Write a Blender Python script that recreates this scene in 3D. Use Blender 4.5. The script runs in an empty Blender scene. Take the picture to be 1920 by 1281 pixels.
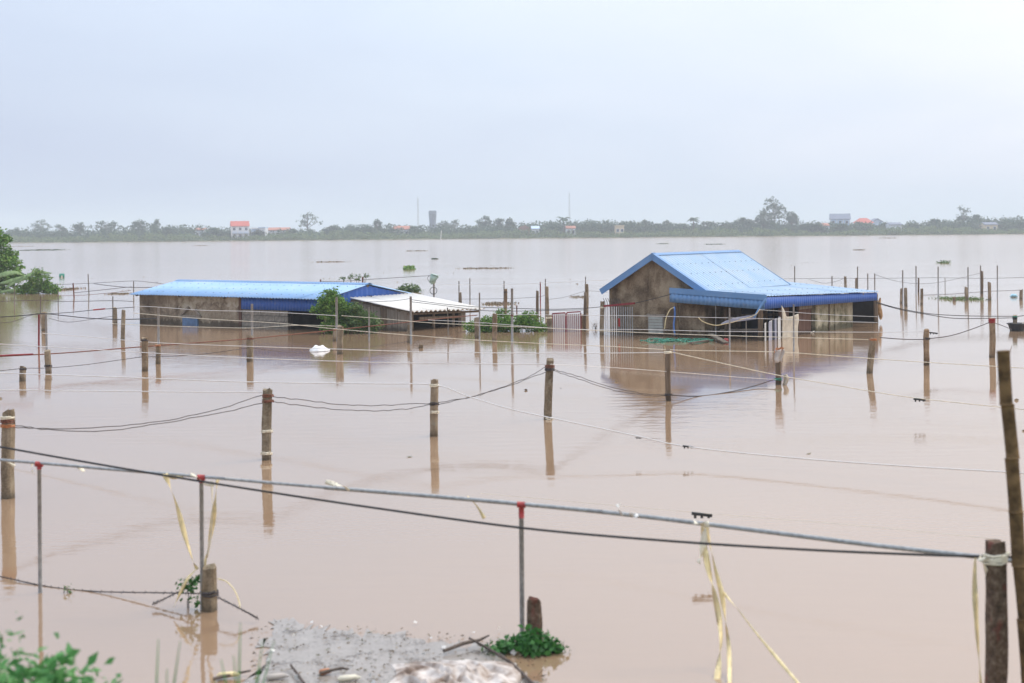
import bpy, math, random
import numpy as np
from mathutils import Vector, Matrix, noise as mnoise

S = bpy.context.scene
COL = S.collection
R = math.radians

# ------------------------------------------------------------------ camera, world, sun, exposure
FPX, CAMH = 2667.0, 3.0
ROLL = -math.atan(17 / 1920)
cd = bpy.data.cameras.new('camera'); cam = bpy.data.objects.new('camera', cd); COL.objects.link(cam)
cam.location = (0, 0, CAMH)
cd.sensor_width = 36.0; cd.lens = FPX / 1920 * 36.0
cd.shift_y = -(640.5 - 431.5) / 1920
cd.clip_start = 0.05; cd.clip_end = 9000
ca, sa = math.cos(ROLL), math.sin(ROLL)
cam.rotation_euler = Matrix(((ca, -sa, 0), (0, 0, -1), (sa, ca, 0))).to_euler()
cd.dof.use_dof = True; cd.dof.focus_distance = 38.0; cd.dof.aperture_fstop = 2.3
S.camera = cam

SUN_AZ, SUN_EL = R(62), R(50)
sun_dir = Vector((math.sin(SUN_AZ) * math.cos(SUN_EL), math.cos(SUN_AZ) * math.cos(SUN_EL), math.sin(SUN_EL)))
wd = bpy.data.worlds.new('World'); S.world = wd; wd.use_nodes = True
wn, wl = wd.node_tree.nodes, wd.node_tree.links
bg = wn['Background']
sky = wn.new('ShaderNodeTexSky'); sky.sky_type = 'NISHITA'; sky.sun_disc = False
sky.sun_elevation = SUN_EL; sky.sun_rotation = SUN_AZ; sky.dust_density = 4.0; sky.air_density = 1.3
tc = wn.new('ShaderNodeTexCoord')
def wmath(op, a=None, b=None):
    n = wn.new('ShaderNodeMath'); n.operation = op
    for i, v in enumerate((a, b)):
        if v is None: continue
        if hasattr(v, 'links'): wl.new(v, n.inputs[i])
        else: n.inputs[i].default_value = v
    return n.outputs[0]
sep = wn.new('ShaderNodeSeparateXYZ'); wl.new(tc.outputs['Generated'], sep.inputs[0])
den = wmath('ADD', wmath('ABSOLUTE', sep.outputs[2]), 0.22)
cmb = wn.new('ShaderNodeCombineXYZ')
wl.new(wmath('DIVIDE', sep.outputs[0], den), cmb.inputs[0]); wl.new(wmath('DIVIDE', sep.outputs[1], den), cmb.inputs[1])
nz = wn.new('ShaderNodeTexNoise'); nz.inputs['Scale'].default_value = 1.2; nz.inputs['Detail'].default_value = 4; nz.inputs['Roughness'].default_value = 0.45
nz.inputs['Distortion'].default_value = 0.4
wl.new(cmb.outputs[0], nz.inputs['Vector'])
dot = wn.new('ShaderNodeVectorMath'); dot.operation = 'DOT_PRODUCT'
nrm = wn.new('ShaderNodeVectorMath'); nrm.operation = 'NORMALIZE'; wl.new(tc.outputs['Generated'], nrm.inputs[0])
wl.new(nrm.outputs[0], dot.inputs[0]); dot.inputs[1].default_value = sun_dir
glow = wmath('MULTIPLY', wmath('ADD', dot.outputs['Value'], 1.0), 0.5)          # cloud is brighter toward the sun
t = wmath('ADD', wmath('MULTIPLY', glow, 3.0), wmath('MULTIPLY', nz.outputs['Fac'], 0.45))
t = wmath('SUBTRACT', t, 1.79)
rp = wn.new('ShaderNodeValToRGB'); wl.new(t, rp.inputs[0])
el = rp.color_ramp.elements
el[0].position = 0.0; el[0].color = (4.9, 5.75, 7.6, 1)
el[1].position = 1.0; el[1].color = (9.9, 10.0, 10.6, 1)
e = el.new(0.5); e.color = (6.9, 7.85, 9.3, 1)
mx = wn.new('ShaderNodeMix'); mx.data_type = 'RGBA'; mx.inputs['Factor'].default_value = 0.9
wl.new(sky.outputs[0], mx.inputs['A']); wl.new(rp.outputs[0], mx.inputs['B'])
zen = wmath('ADD', 1.0, wmath('MULTIPLY', wmath('MAXIMUM', sep.outputs[2], 0.0), 1.0))     # overcast: brighter overhead
vz = wn.new('ShaderNodeVectorMath'); vz.operation = 'SCALE'; wl.new(mx.outputs['Result'], vz.inputs[0]); wl.new(zen, vz.inputs['Scale'])
wl.new(vz.outputs[0], bg.inputs['Color']); bg.inputs['Strength'].default_value = 0.1

sl = bpy.data.lights.new('sun', 'SUN'); sun = bpy.data.objects.new('sun', sl); COL.objects.link(sun)
sl.energy = 1.4; sl.angle = R(14); sl.color = (1.0, 0.96, 0.9)
sun.rotation_euler = sun_dir.to_track_quat('Z', 'Y').to_euler(); sun.location = (60, 30, 60)

vs = S.view_settings; vs.view_transform = 'Standard'; vs.look = 'None'; vs.exposure = 0.04; vs.gamma = 1.0; vs.use_curve_mapping = False
cy = S.cycles
cy.use_denoising = True; cy.max_bounces = 6; cy.diffuse_bounces = 2; cy.glossy_bounces = 3
cy.volume_bounces = 3; cy.transparent_max_bounces = 6; cy.caustics_reflective = False

# ------------------------------------------------------------------ surveying helpers (photo reading -> metres)
def P(x, y, d):
    du = (x - 960) / FPX; dv = -(y - 431.5) / FPX
    return Vector(((du * ca - dv * sa) * d, d, CAMH + (du * sa + dv * ca) * d))
def wdist(x, y):
    du = (x - 960) / FPX; dv = -(y - 431.5) / FPX
    return -CAMH / (du * sa + dv * ca)
def WP(x, y): return P(x, y, wdist(x, y))
def project(p):
    X = p[0] / p[1]; Z = (p[2] - CAMH) / p[1]
    return 960 + (X * ca + Z * sa) * FPX, 431.5 - (-X * sa + Z * ca) * FPX
BED = -1.7

# ------------------------------------------------------------------ object helpers
def tag(o, label=None, cat=None, group=None, kind=None):
    if label: o['label'] = label
    if cat: o['category'] = cat
    if group: o['group'] = group
    if kind: o['kind'] = kind
    return o
def empty(name, loc=(0, 0, 0), rz=0.0):
    o = bpy.data.objects.new(name, None); COL.objects.link(o)
    o.location = loc; o.rotation_euler = (0, 0, rz); o.empty_display_size = 0.2
    return o
class MB:
    def __init__(s): s.v = []; s.f = []
    def add(s, vs_, fs):
        b = len(s.v); s.v += [tuple(p) for p in vs_]; s.f += [tuple(i + b for i in q) for q in fs]; return s
    def box(s, x0, x1, y0, y1, z0, z1):
        return s.add([(x0,y0,z0),(x1,y0,z0),(x1,y1,z0),(x0,y1,z0),(x0,y0,z1),(x1,y0,z1),(x1,y1,z1),(x0,y1,z1)],
              [(0,3,2,1),(4,5,6,7),(0,1,5,4),(1,2,6,5),(2,3,7,6),(3,0,4,7)])
    def prism(s, poly, axis, a0, a1):      # polygon in the other two axes, extruded along axis
        n = len(poly)
        def mk(p, a):
            l = list(p); l.insert(axis, a); return tuple(l)
        return s.add([mk(p, a0) for p in poly] + [mk(p, a1) for p in poly],
              [tuple(range(n))[::-1], tuple(range(n, 2 * n))] + [(i, (i + 1) % n, n + (i + 1) % n, n + i) for i in range(n)])
    def beam(s, a, b, w, h):
        a, b = Vector(a), Vector(b); d = (b - a).normalized()
        u = d.cross(Vector((0, 0, 1)));
        if u.length < 1e-3: u = Vector((1, 0, 0))
        u.normalize(); v = u.cross(d)
        q = [(-w/2, -h/2), (w/2, -h/2), (w/2, h/2), (-w/2, h/2)]
        vs_ = [a + u * i + v * j for i, j in q] + [b + u * i + v * j for i, j in q]
        return s.add(vs_, [(3,2,1,0),(4,5,6,7),(0,1,5,4),(1,2,6,5),(2,3,7,6),(3,0,4,7)])
    def tube(s, pts, rad, n=6, caps=True):
        pts = [Vector(p) for p in pts]; m = len(pts)
        rr = rad if isinstance(rad, (list, tuple)) else [rad] * m
        vs_ = []; pu = None
        for i, p in enumerate(pts):
            d = (pts[min(i + 1, m - 1)] - pts[max(i - 1, 0)]).normalized()
            u = d.cross(Vector((0, 0, 1))) if abs(d.z) < 0.95 else d.cross(Vector((0, 1, 0)))
            u.normalize()
            if pu is not None and u.dot(pu) < 0: u = -u
            pu = u; v = u.cross(d)
            for k in range(n):
                a = 2 * math.pi * k / n
                vs_.append(p + (u * math.cos(a) + v * math.sin(a)) * rr[i])
        fs = [(i*n+k, i*n+(k+1)%n, (i+1)*n+(k+1)%n, (i+1)*n+k) for i in range(m-1) for k in range(n)]
        if caps: fs += [tuple(range(n)), tuple(range((m-1)*n, m*n))[::-1]]
        return s.add(vs_, fs)
    def sheet(s, G, th):                    # grid of points -> sheet of real thickness
        ni, nj = len(G), len(G[0])
        n0 = (Vector(G[-1][0]) - Vector(G[0][0])).cross(Vector(G[0][-1]) - Vector(G[0][0])).normalized() * th
        top = [tuple(G[i][j]) for i in range(ni) for j in range(nj)]
        bot = [tuple(Vector(p) - n0) for p in top]
        N = ni * nj; ix = lambda i, j: i * nj + j
        fs = []
        for i in range(ni - 1):
            for j in range(nj - 1):
                q = (ix(i,j), ix(i+1,j), ix(i+1,j+1), ix(i,j+1)); fs.append(q); fs.append(tuple(N + k for k in q[::-1]))
        ring = [ix(i,0) for i in range(ni)] + [ix(ni-1,j) for j in range(1,nj)] + [ix(i,nj-1) for i in range(ni-2,-1,-1)] + [ix(0,j) for j in range(nj-2,0,-1)]
        for k in range(len(ring)):
            a, b = ring[k], ring[(k+1) % len(ring)]; fs.append((a, N + a, N + b, b))
        return s.add(top + bot, fs)
    def build(s, name, m, parent=None, smooth=False):
        me = bpy.data.meshes.new(name); me.from_pydata(s.v, [], s.f); me.validate(); me.update()
        if m: me.materials.append(m)
        if smooth:
            for p in me.polygons: p.use_smooth = True
        o = bpy.data.objects.new(name, me); COL.objects.link(o)
        if parent: o.parent = parent
        return o
def smooth_path(pts, k=5):
    pts = [Vector(p) for p in pts]
    if len(pts) < 3: return pts
    out = []
    ext = [pts[0] * 2 - pts[1]] + pts + [pts[-1] * 2 - pts[-2]]
    for i in range(1, len(ext) - 2):
        p0, p1, p2, p3 = ext[i-1:i+3]
        for j in range(k):
            t_ = j / k
            out.append(0.5 * ((2*p1) + (p2-p0)*t_ + (2*p0-5*p1+4*p2-p3)*t_*t_ + (3*p1-p0-3*p2+p3)*t_**3))
    out.append(pts[-1]); return out

# ------------------------------------------------------------------ materials
class Mat:
    def __init__(s, name, rough=0.7, metal=0.0, spec=0.5):
        s.m = bpy.data.materials.new(name); s.m.use_nodes = True
        s.n, s.l = s.m.node_tree.nodes, s.m.node_tree.links
        s.b = s.n['Principled BSDF']; s.set('Roughness', rough); s.set('Metallic', metal); s.set('Specular IOR Level', spec)
    def set(s, k, v):
        if hasattr(v, 'links'): s.l.new(v, s.b.inputs[k])
        else: s.b.inputs[k].default_value = v
        return s
    def coord(s, which='Object'):
        return s.n.new('ShaderNodeTexCoord').outputs[which]
    def pos(s): return s.n.new('ShaderNodeNewGeometry').outputs['Position']
    def map(s, vec, scale=(1, 1, 1), loc=(0, 0, 0), rot=(0, 0, 0)):
        k = s.n.new('ShaderNodeMapping'); s.l.new(vec, k.inputs[0])
        k.inputs['Scale'].default_value = scale; k.inputs['Location'].default_value = loc; k.inputs['Rotation'].default_value = rot
        return k.outputs[0]
    def noise(s, vec, scale, detail=4, rough=0.55, dist=0.0):
        k = s.n.new('ShaderNodeTexNoise'); s.l.new(vec, k.inputs['Vector'])
        k.inputs['Scale'].default_value = scale; k.inputs['Detail'].default_value = detail
        k.inputs['Roughness'].default_value = rough; k.inputs['Distortion'].default_value = dist
        return k.outputs['Fac']
    def math(s, op, a, b=None):
        k = s.n.new('ShaderNodeMath'); k.operation = op
        for i, v in enumerate((a, b)):
            if v is None: continue
            if hasattr(v, 'links'): s.l.new(v, k.inputs[i])
            else: k.inputs[i].default_value = v
        return k.outputs[0]
    def ramp(s, fac, stops):
        k = s.n.new('ShaderNodeValToRGB'); s.l.new(fac, k.inputs[0]); e = k.color_ramp.elements
        while len(e) < len(stops): e.new(0.5)
        for q, (p, c) in zip(e, stops):
            q.position = p; q.color = (c, c, c, 1) if isinstance(c, (int, float)) else (*c, 1)
        return k.outputs[0]
    def mix(s, f, a, b, mode='MIX'):
        k = s.n.new('ShaderNodeMix'); k.data_type = 'RGBA'; k.blend_type = mode
        for nm, v in (('Factor', f), ('A', a), ('B', b)):
            i = k.inputs[nm] if nm == 'Factor' else [q for q in k.inputs if q.name == nm and q.type == 'RGBA'][0]
            if hasattr(v, 'links'): s.l.new(v, i)
            elif nm == 'Factor': i.default_value = v
            else: i.default_value = (*v, 1)
        return k.outputs['Result'] if False else [q for q in k.outputs if q.type == 'RGBA'][0]
    def bump(s, h, strength=0.3, dist=0.02):
        k = s.n.new('ShaderNodeBump'); k.inputs['Strength'].default_value = strength; k.inputs['Distance'].default_value = dist
        s.l.new(h, k.inputs['Height']); s.l.new(k.outputs[0], s.b.inputs['Normal']); return s
    def z(s):
        k = s.n.new('ShaderNodeSeparateXYZ'); s.l.new(s.pos(), k.inputs[0]); return k.outputs[2]
    def island(s): return s.n.new('ShaderNodeNewGeometry').outputs['Random Per Island']
    def rnd(s): return s.n.new('ShaderNodeObjectInfo').outputs['Random']

def wet(M, col, top=0.10, spread=0.16, dark=(0.055, 0.042, 0.028)):
    """mud and damp left by the flood just above the waterline"""
    zz = M.z(); nn = M.noise(M.pos(), 9, 3)
    f = M.math('SUBTRACT', M.math('ADD', zz, M.math('MULTIPLY', nn, -spread)), top - spread * 0.5)
    return M.mix(M.ramp(M.math('ADD', M.math('MULTIPLY', f, 9.0), 0.5), [(0.0, 0.72), (1.0, 0.0)]), col, dark)

def simple(name, c, rough=0.6, metal=0.0, var=0.25, scale=20, spec=0.5, bump=0.0):
    M = Mat(name, rough, metal, spec); nn = M.noise(M.coord(), scale, 4)
    lo = tuple(v * (1 - var) for v in c); hi = tuple(min(1, v * (1 + var)) for v in c)
    M.set('Base Color', M.ramp(nn, [(0.3, lo), (0.7, hi)]))
    if bump: M.bump(nn, bump, 0.01)
    return M.m

def mk_concrete():
    M = Mat('weathered_concrete', 0.9, 0, 0.2); p = M.pos()
    big = M.noise(M.map(p, (1, 1, 0.5)), 5, 4, 0.6); fine = M.noise(p, 45, 5, 0.7)
    c = M.ramp(M.math('ADD', M.math('MULTIPLY', big, 0.6), M.math('MULTIPLY', fine, 0.4)),
               [(0.32, (0.085, 0.067, 0.048)), (0.45, (0.22, 0.18, 0.13)), (0.56, (0.36, 0.305, 0.235)), (0.70, (0.50, 0.445, 0.36))])
    tint = M.ramp(M.rnd(), [(0.0, (1.0, 0.93, 0.82)), (0.5, (0.8, 0.78, 0.72)), (1.0, (1.1, 0.9, 0.72))])
    c = M.mix(1.0, c, tint, 'MULTIPLY')
    lich = M.ramp(M.noise(p, 13, 3), [(0.6, 0.0), (0.68, 0.6)])
    c = M.mix(lich, c, (0.33, 0.30, 0.22))
    M.set('Base Color', wet(M, c, 0.05, 0.10)).bump(fine, 0.7, 0.02); return M.m
def mk_plaster(name, light, mid, dark, scale=1.6, streak=0.35):
    M = Mat(name, 0.92, 0, 0.15); p = M.pos()
    big = M.noise(p, scale, 6, 0.62, 0.3); st = M.noise(M.map(p, (1.1, 1.1, 0.22)), 2.0, 5, 0.6, 0.8); fine = M.noise(p, 26, 4, 0.7)
    v = M.math('ADD', M.math('ADD', M.math('MULTIPLY', big, 0.55), M.math('MULTIPLY', st, streak)), M.math('MULTIPLY', fine, 0.18))
    v = M.math('DIVIDE', v, 0.55 + streak + 0.18)
    c = M.ramp(v, [(0.38, dark), (0.48, mid), (0.57, light), (0.68, tuple(min(1, q * 1.3) for q in light))])
    M.set('Base Color', wet(M, c, 0.16, 0.34, tuple(q * 0.5 for q in dark))).bump(fine, 0.5, 0.02); return M.m
def mk_water():
    M = Mat('muddy_flood_water', 0.03, 0, 0.5); p = M.pos()
    M.set('IOR', 2.4)
    big = M.noise(M.map(p, (0.02, 0.05, 0.05)), 1.0, 4)
    M.set('Base Color', M.ramp(big, [(0.3, (0.30, 0.195, 0.118)), (0.7, (0.33, 0.217, 0.133))]))
    ca_ = M.noise(M.map(p, (0.035, 0.09, 0.05)), 1.0, 3)
    sy = M.n.new('ShaderNodeSeparateXYZ'); M.l.new(p, sy.inputs[0])
    opn = M.math('ADD', M.math('MULTIPLY', sy.outputs[1], 0.0013), M.math('MULTIPLY', ca_, 0.16))      # the open river is choppier than the fenced ponds
    M.set('Roughness', M.ramp(opn, [(0.08, 0.025), (0.2, 0.10), (0.6, 0.16)]))
    amp = M.ramp(M.noise(M.map(p, (0.05, 0.16, 0.05), (3, 1, 0)), 1.0, 3), [(0.38, 0.10), (0.62, 1.0)])
    w1 = M.noise(M.map(p, (1.4, 4.2, 1), rot=(0, 0, 0.2)), 1.0, 3, 0.5); w2 = M.noise(M.map(p, (7, 16, 1), rot=(0, 0, -0.15)), 1.0, 2, 0.5)
    w3 = M.noise(M.map(p, (2.5, 26, 1), rot=(0, 0, 0.05)), 1.0, 2, 0.5)
    h = M.math('ADD', M.math('ADD', w1, M.math('MULTIPLY', w2, 0.22)), M.math('MULTIPLY', w3, 0.16))
    M.bump(M.math('MULTIPLY', h, amp), 0.5, 0.010); return M.m
def mk_leaf(name, cols, rough=0.55, trans=0.25):
    M = Mat(name, rough, 0, 0.35)
    n = len(cols); M.set('Base Color', M.ramp(M.island(), [(i / max(1, n - 1), c) for i, c in enumerate(cols)]))
    tr = M.n.new('ShaderNodeBsdfTranslucent'); sh = M.n.new('ShaderNodeMixShader'); sh.inputs[0].default_value = trans
    M.l.new(M.b.inputs['Base Color'].links[0].from_socket, tr.inputs['Color'])
    M.l.new(M.b.outputs[0], sh.inputs[1]); M.l.new(tr.outputs[0], sh.inputs[2]); M.l.new(sh.outputs[0], M.n['Material Output'].inputs['Surface'])
    return M.m
def mk_roof(name, c, dirt=(0.30, 0.28, 0.24), amt=0.25, rough=0.38):
    M = Mat(name, rough, 0, 0.5); p = M.pos()
    a = M.noise(M.map(p, (1, 1, 1)), 0.9, 5, 0.6); b = M.noise(p, 14, 4, 0.7)
    base = M.ramp(a, [(0.3, tuple(q * 0.88 for q in c)), (0.7, tuple(min(1, q * 1.08) for q in c))])
    f = M.math('MULTIPLY', M.ramp(M.math('MULTIPLY', M.math('ADD', a, b), 0.5), [(0.48, 0.0), (0.66, 1.0)]), amt)
    rust = M.ramp(M.noise(M.map(p, (1, 1, 1), (7, 3, 0)), 3.3, 5, 0.7), [(0.62, 0.0), (0.72, 0.35)])
    M.set('Base Color', M.mix(rust, M.mix(f, base, dirt), (0.22, 0.17, 0.13))); return M.m
def mk_wood(name, lo, hi, sc=(14, 14, 1.2)):
    M = Mat(name, 0.85, 0, 0.2); p = M.pos()
    g_ = M.noise(M.map(p, sc), 1.0, 5, 0.65, 0.5); c = M.ramp(g_, [(0.3, lo), (0.7, hi)])
    c = M.mix(0.5, c, M.ramp(M.rnd(), [(0, tuple(q * 0.7 for q in hi)), (1, hi)]), 'MULTIPLY') if False else c
    M.set('Base Color', wet(M, c, 0.10, 0.2)).bump(g_, 0.4, 0.01); return M.m

m_concrete = mk_concrete()
m_concrete_red = (lambda M: (lambda p: (M.set('Base Color', M.mix(M.ramp(M.noise(M.map(p, (6, 6, 3)), 1.6, 4, .6), [(.55, 0.0), (.66, .6)]), M.ramp(M.noise(p, 22, 6, .7), [(.32, (.05, .034, .022)), (.5, (.15, .10, .068)), (.68, (.28, .21, .15))]), (.26, .06, .05))), M.bump(M.noise(p, 22, 6, .7), .9, .03), M.m)[2])(M.pos()))(Mat('red_smeared_concrete', .9, 0, .2))
m_water = mk_water()
m_galv = simple('galvanised_steel', (0.33, 0.34, 0.34), 0.5, 0.15, 0.3, 30)
m_rust = simple('rusty_steel', (0.20, 0.075, 0.045), 0.8, 0.1, 0.5, 40)
m_stick = simple('grey_stick', (0.20, 0.185, 0.16), 0.85, 0, 0.35, 30)
m_red = simple('red_paint', (0.34, 0.03, 0.028), 0.5, 0, 0.25, 25)
m_dred = simple('dark_red_paint', (0.25, 0.03, 0.035), 0.6, 0, 0.3, 25)
m_white = simple('white_paint', (0.72, 0.71, 0.68), 0.5, 0, 0.08, 15)
m_wtape = simple('white_fence_tape', (0.78, 0.76, 0.72), 0.6, 0, 0.06, 8)
m_black = simple('black_cable_sheath', (0.018, 0.017, 0.018), 0.5, 0, 0.3, 12)
m_dwire = simple('dark_wire', (0.075, 0.062, 0.06), 0.7, 0.2, 0.35, 12)
m_straw = simple('straw_plastic_tape', (0.76, 0.62, 0.33), 0.55, 0, 0.25, 14)
m_cream = simple('cream_plastic_tape', (0.78, 0.71, 0.55), 0.55, 0, 0.2, 14)
m_orange = simple('orange_tie', (0.45, 0.17, 0.06), 0.6, 0, 0.3, 20)
m_bamboo = simple('dry_bamboo', (0.15, 0.092, 0.042), 0.85, 0, 0.55, 14, 0.2, 0.5)
m_wood = mk_wood('old_timber', (0.10, 0.07, 0.045), (0.24, 0.18, 0.125))
m_woodg = mk_wood('grey_boards', (0.20, 0.165, 0.13), (0.36, 0.31, 0.25))
m_door = mk_wood('brown_boards', (0.10, 0.055, 0.04), (0.19, 0.11, 0.08))
m_branch = simple('wet_branch', (0.09, 0.065, 0.05), 0.8, 0, 0.4, 12)
m_roofblue = mk_roof('blue_sheet_roof', (0.29, 0.48, 0.74), (0.43, 0.48, 0.50), 0.6, 0.5)
m_roofpale = mk_roof('faded_blue_sheet_roof', (0.36, 0.50, 0.65), (0.46, 0.48, 0.47), 0.7, 0.55)
m_trim = mk_roof('blue_sheet_trim', (0.13, 0.28, 0.52), (0.25, 0.31, 0.38), 0.4, 0.5)
m_clad = mk_roof('deep_blue_cladding', (0.035, 0.13, 0.48), (0.1, 0.16, 0.3), 0.3, 0.45)
m_roofwhite = mk_roof('white_fibre_cement', (0.80, 0.77, 0.71), (0.38, 0.33, 0.26), 0.35, 0.8)
m_bolt = simple('roof_screw', (0.06, 0.07, 0.09), 0.6, 0.3)
m_gable = mk_plaster('mould_stained_render', (0.37, 0.30, 0.205), (0.205, 0.15, 0.095), (0.07, 0.05, 0.032), 1.5, 0.28)
m_shedwall = mk_plaster('peeling_render', (0.44, 0.37, 0.27), (0.25, 0.195, 0.135), (0.10, 0.075, 0.05), 1.1, 0.2)
m_lichenwall = mk_plaster('lichen_render', (0.52, 0.47, 0.35), (0.34, 0.31, 0.21), (0.12, 0.11, 0.06), 2.8, 0.3)
m_block = simple('grey_block', (0.25, 0.225, 0.185), 0.9, 0, 0.3, 9, 0.2, 0.4)
m_mortar = simple('mortar', (0.06, 0.05, 0.04), 0.95, 0, 0.3, 9, 0.2)
m_shade = simple('interior_shade', (0.02, 0.017, 0.015), 0.9, 0, 0.4, 4, 0.2)  # near-black wall colour standing in for the shade inside the buildings
m_navy = simple('navy_sheet', (0.03, 0.04, 0.075), 0.7, 0, 0.3, 4, 0.3)
m_windowblue = simple('blue_shutter_paint', (0.11, 0.19, 0.32), 0.6, 0, 0.25, 8)
m_glass = simple('grey_louvre_glass', (0.40, 0.42, 0.38), 0.25, 0, 0.15, 6)
m_cloth = simple('beige_cloth', (0.56, 0.50, 0.40), 0.9, 0, 0.2, 5, 0.2)
m_sack = simple('pale_sack', (0.56, 0.50, 0.44), 0.85, 0, 0.25, 6, 0.2)
m_wsack = simple('white_sack', (0.80, 0.80, 0.78), 0.7, 0, 0.1, 6)
m_tan = simple('tan_sack', (0.42, 0.26, 0.13), 0.85, 0, 0.35, 8, 0.2)
m_pinksheet = simple('pale_lilac_sheet', (0.42, 0.42, 0.50), 0.5, 0, 0.15, 6)
m_net = simple('green_net_rope', (0.04, 0.24, 0.16), 0.7, 0, 0.3, 10)
m_mint = simple('mint_plastic', (0.45, 0.66, 0.58), 0.45, 0, 0.1, 6)
m_green = simple('green_plastic', (0.03, 0.22, 0.15), 0.5, 0, 0.25, 6)
m_blackp = simple('black_plastic', (0.03, 0.03, 0.03), 0.5, 0, 0.3, 6)
m_blueplastic = simple('blue_plastic', (0.10, 0.22, 0.55), 0.5, 0, 0.2, 6)
m_leaf_bright = mk_leaf('bright_leaves', [(0.05, 0.13, 0.02), (0.10, 0.23, 0.035), (0.17, 0.32, 0.05), (0.27, 0.38, 0.08)])
m_leaf_mid = mk_leaf('mid_leaves', [(0.045, 0.10, 0.025), (0.08, 0.16, 0.04), (0.13, 0.22, 0.06), (0.20, 0.25, 0.09)])
m_leaf_dark = mk_leaf('dark_leaves', [(0.02, 0.05, 0.017), (0.04, 0.085, 0.025), (0.07, 0.12, 0.04)])
m_leaf_vivid = mk_leaf('vivid_leaves', [(0.025, 0.10, 0.02), (0.045, 0.17, 0.035), (0.08, 0.24, 0.05)])
m_leaf_weed = mk_leaf('bank_weed_leaves', [(0.07, 0.22, 0.06), (0.11, 0.32, 0.09), (0.17, 0.38, 0.12)])
m_leaf_far = mk_leaf('far_leaves', [(0.022, 0.065, 0.035), (0.045, 0.10, 0.05), (0.085, 0.145, 0.065)])
m_leaf_reed = mk_leaf('reed_leaves', [(0.06, 0.11, 0.035), (0.12, 0.20, 0.055), (0.21, 0.27, 0.09)])
m_leaf_dry = mk_leaf('dry_litter', [(0.08, 0.055, 0.035), (0.20, 0.15, 0.09), (0.35, 0.27, 0.18), (0.12, 0.14, 0.06)])
m_bark = simple('bark', (0.09, 0.07, 0.05), 0.9, 0, 0.3, 8)

# ------------------------------------------------------------------ the setting: ground, water
def ground_h(y, x):
    if y < 2.6: return 1.32
    if y < 12: return max(BED, 1.32 - (y - 2.6) * 0.232 - max(0, y - 8.5) * 0.4)
    if y < 496: return BED
    if y < 504: return BED + (y - 496) / 8 * (0.25 - BED)
    return 0.25 + min(1.0, (y - 504) * 0.004)
def build_ground():
    ys = [-150, -40, -10, 0, 2.6, 3.5, 4.5, 5.5, 6.5, 7.5, 8.5, 9.5, 10.5, 11.5, 13, 16, 30, 120, 300, 480, 496, 500, 504, 520, 700, 1100, 2000, 3200]
    xs = list(range(-1400, -60, 134)) + [-40, -25, -16, -10, -6, -3, 0, 3, 6, 10, 16, 25, 40] + list(range(62, 1420, 134)) 
    rng = random.Random(3)
    m = MB(); n = len(xs)
    v = [(x, y, ground_h(y, x) + (rng.uniform(-0.05, 0.05) if 2 < y < 8 else 0)) for y in ys for x in xs]
    f = [(j*n+i, j*n+i+1, (j+1)*n+i+1, (j+1)*n+i) for j in range(len(ys)-1) for i in range(n-1)]
    M = Mat('earth', 0.95, 0, 0.2); nn = M.noise(M.pos(), 3, 6, 0.65)
    M.set('Base Color', M.ramp(nn, [(0.35, (0.10, 0.085, 0.05)), (0.55, (0.12, 0.14, 0.05)), (0.7, (0.22, 0.19, 0.12))])).bump(nn, 0.6, 0.05)
    tag(m.add(v, f).build('ground', M.m, smooth=True), kind='structure')
build_ground()
wm = MB()
wm.add([(-1390, 6.0, 0), (1390, 6.0, 0), (1390, 503.5, 0), (-1390, 503.5, 0)], [(0, 1, 2, 3)])
tag(wm.build('water', m_water), kind='structure')

# ------------------------------------------------------------------ foliage
def leaf_mesh(name, m, pts, size, rng, up=0.35, aspect=0.55, parent=None, droop=0.0):
    n = len(pts); pts = np.asarray(pts, float)
    a = rng.normal(size=(n, 3)); a[:, 2] = a[:, 2] * (1 - up) - droop; a /= np.linalg.norm(a, axis=1)[:, None]
    b = rng.normal(size=(n, 3)); b -= a * (a * b).sum(1)[:, None]; b /= np.linalg.norm(b, axis=1)[:, None]
    c = np.cross(a, b)
    s = (size * rng.uniform(0.6, 1.35, n))[:, None]
    v = np.stack([pts - a*s*0.5, pts + b*s*aspect*0.5 + c*s*0.10, pts + a*s*0.5, pts - b*s*aspect*0.5 + c*s*0.10], 1).reshape(-1, 3)
    me = bpy.data.meshes.new(name); me.vertices.add(4 * n); me.vertices.foreach_set('co', v.ravel())
    me.loops.add(4 * n); me.loops.foreach_set('vertex_index', np.arange(4 * n, dtype=np.int32))
    me.polygons.add(n); me.polygons.foreach_set('loop_start', np.arange(0, 4 * n, 4, dtype=np.int32))
    me.polygons.foreach_set('loop_total', np.full(n, 4, dtype=np.int32))
    me.update(calc_edges=True); me.validate(); me.materials.append(m)
    o = bpy.data.objects.new(name, me); COL.objects.link(o)
    if parent: o.parent = parent
    return o
def clumps(rng, lobes, nclump, per, cr, shell=0.75):
    """points for leaves: clumps spread over the lobes (cx,cy,cz,rx,ry,rz), leaves around each clump"""
    out = []; vol = np.array([l[3]*l[4]*l[5] for l in lobes]) ** 0.75; vol = vol / vol.sum()
    for k in range(nclump):
        l = lobes[rng.choice(len(lobes), p=vol)]
        d = rng.normal(size=3); d /= np.linalg.norm(d); r_ = shell + (1 - shell) * rng.random() if rng.random() < 0.8 else rng.random() * shell
        c = np.array(l[:3]) + d * np.array(l[3:]) * r_
        out.append(c + rng.normal(size=(per, 3)) * cr * rng.uniform(0.6, 1.3) * np.array([1, 1, 0.7]))
    return np.concatenate(out)
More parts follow.
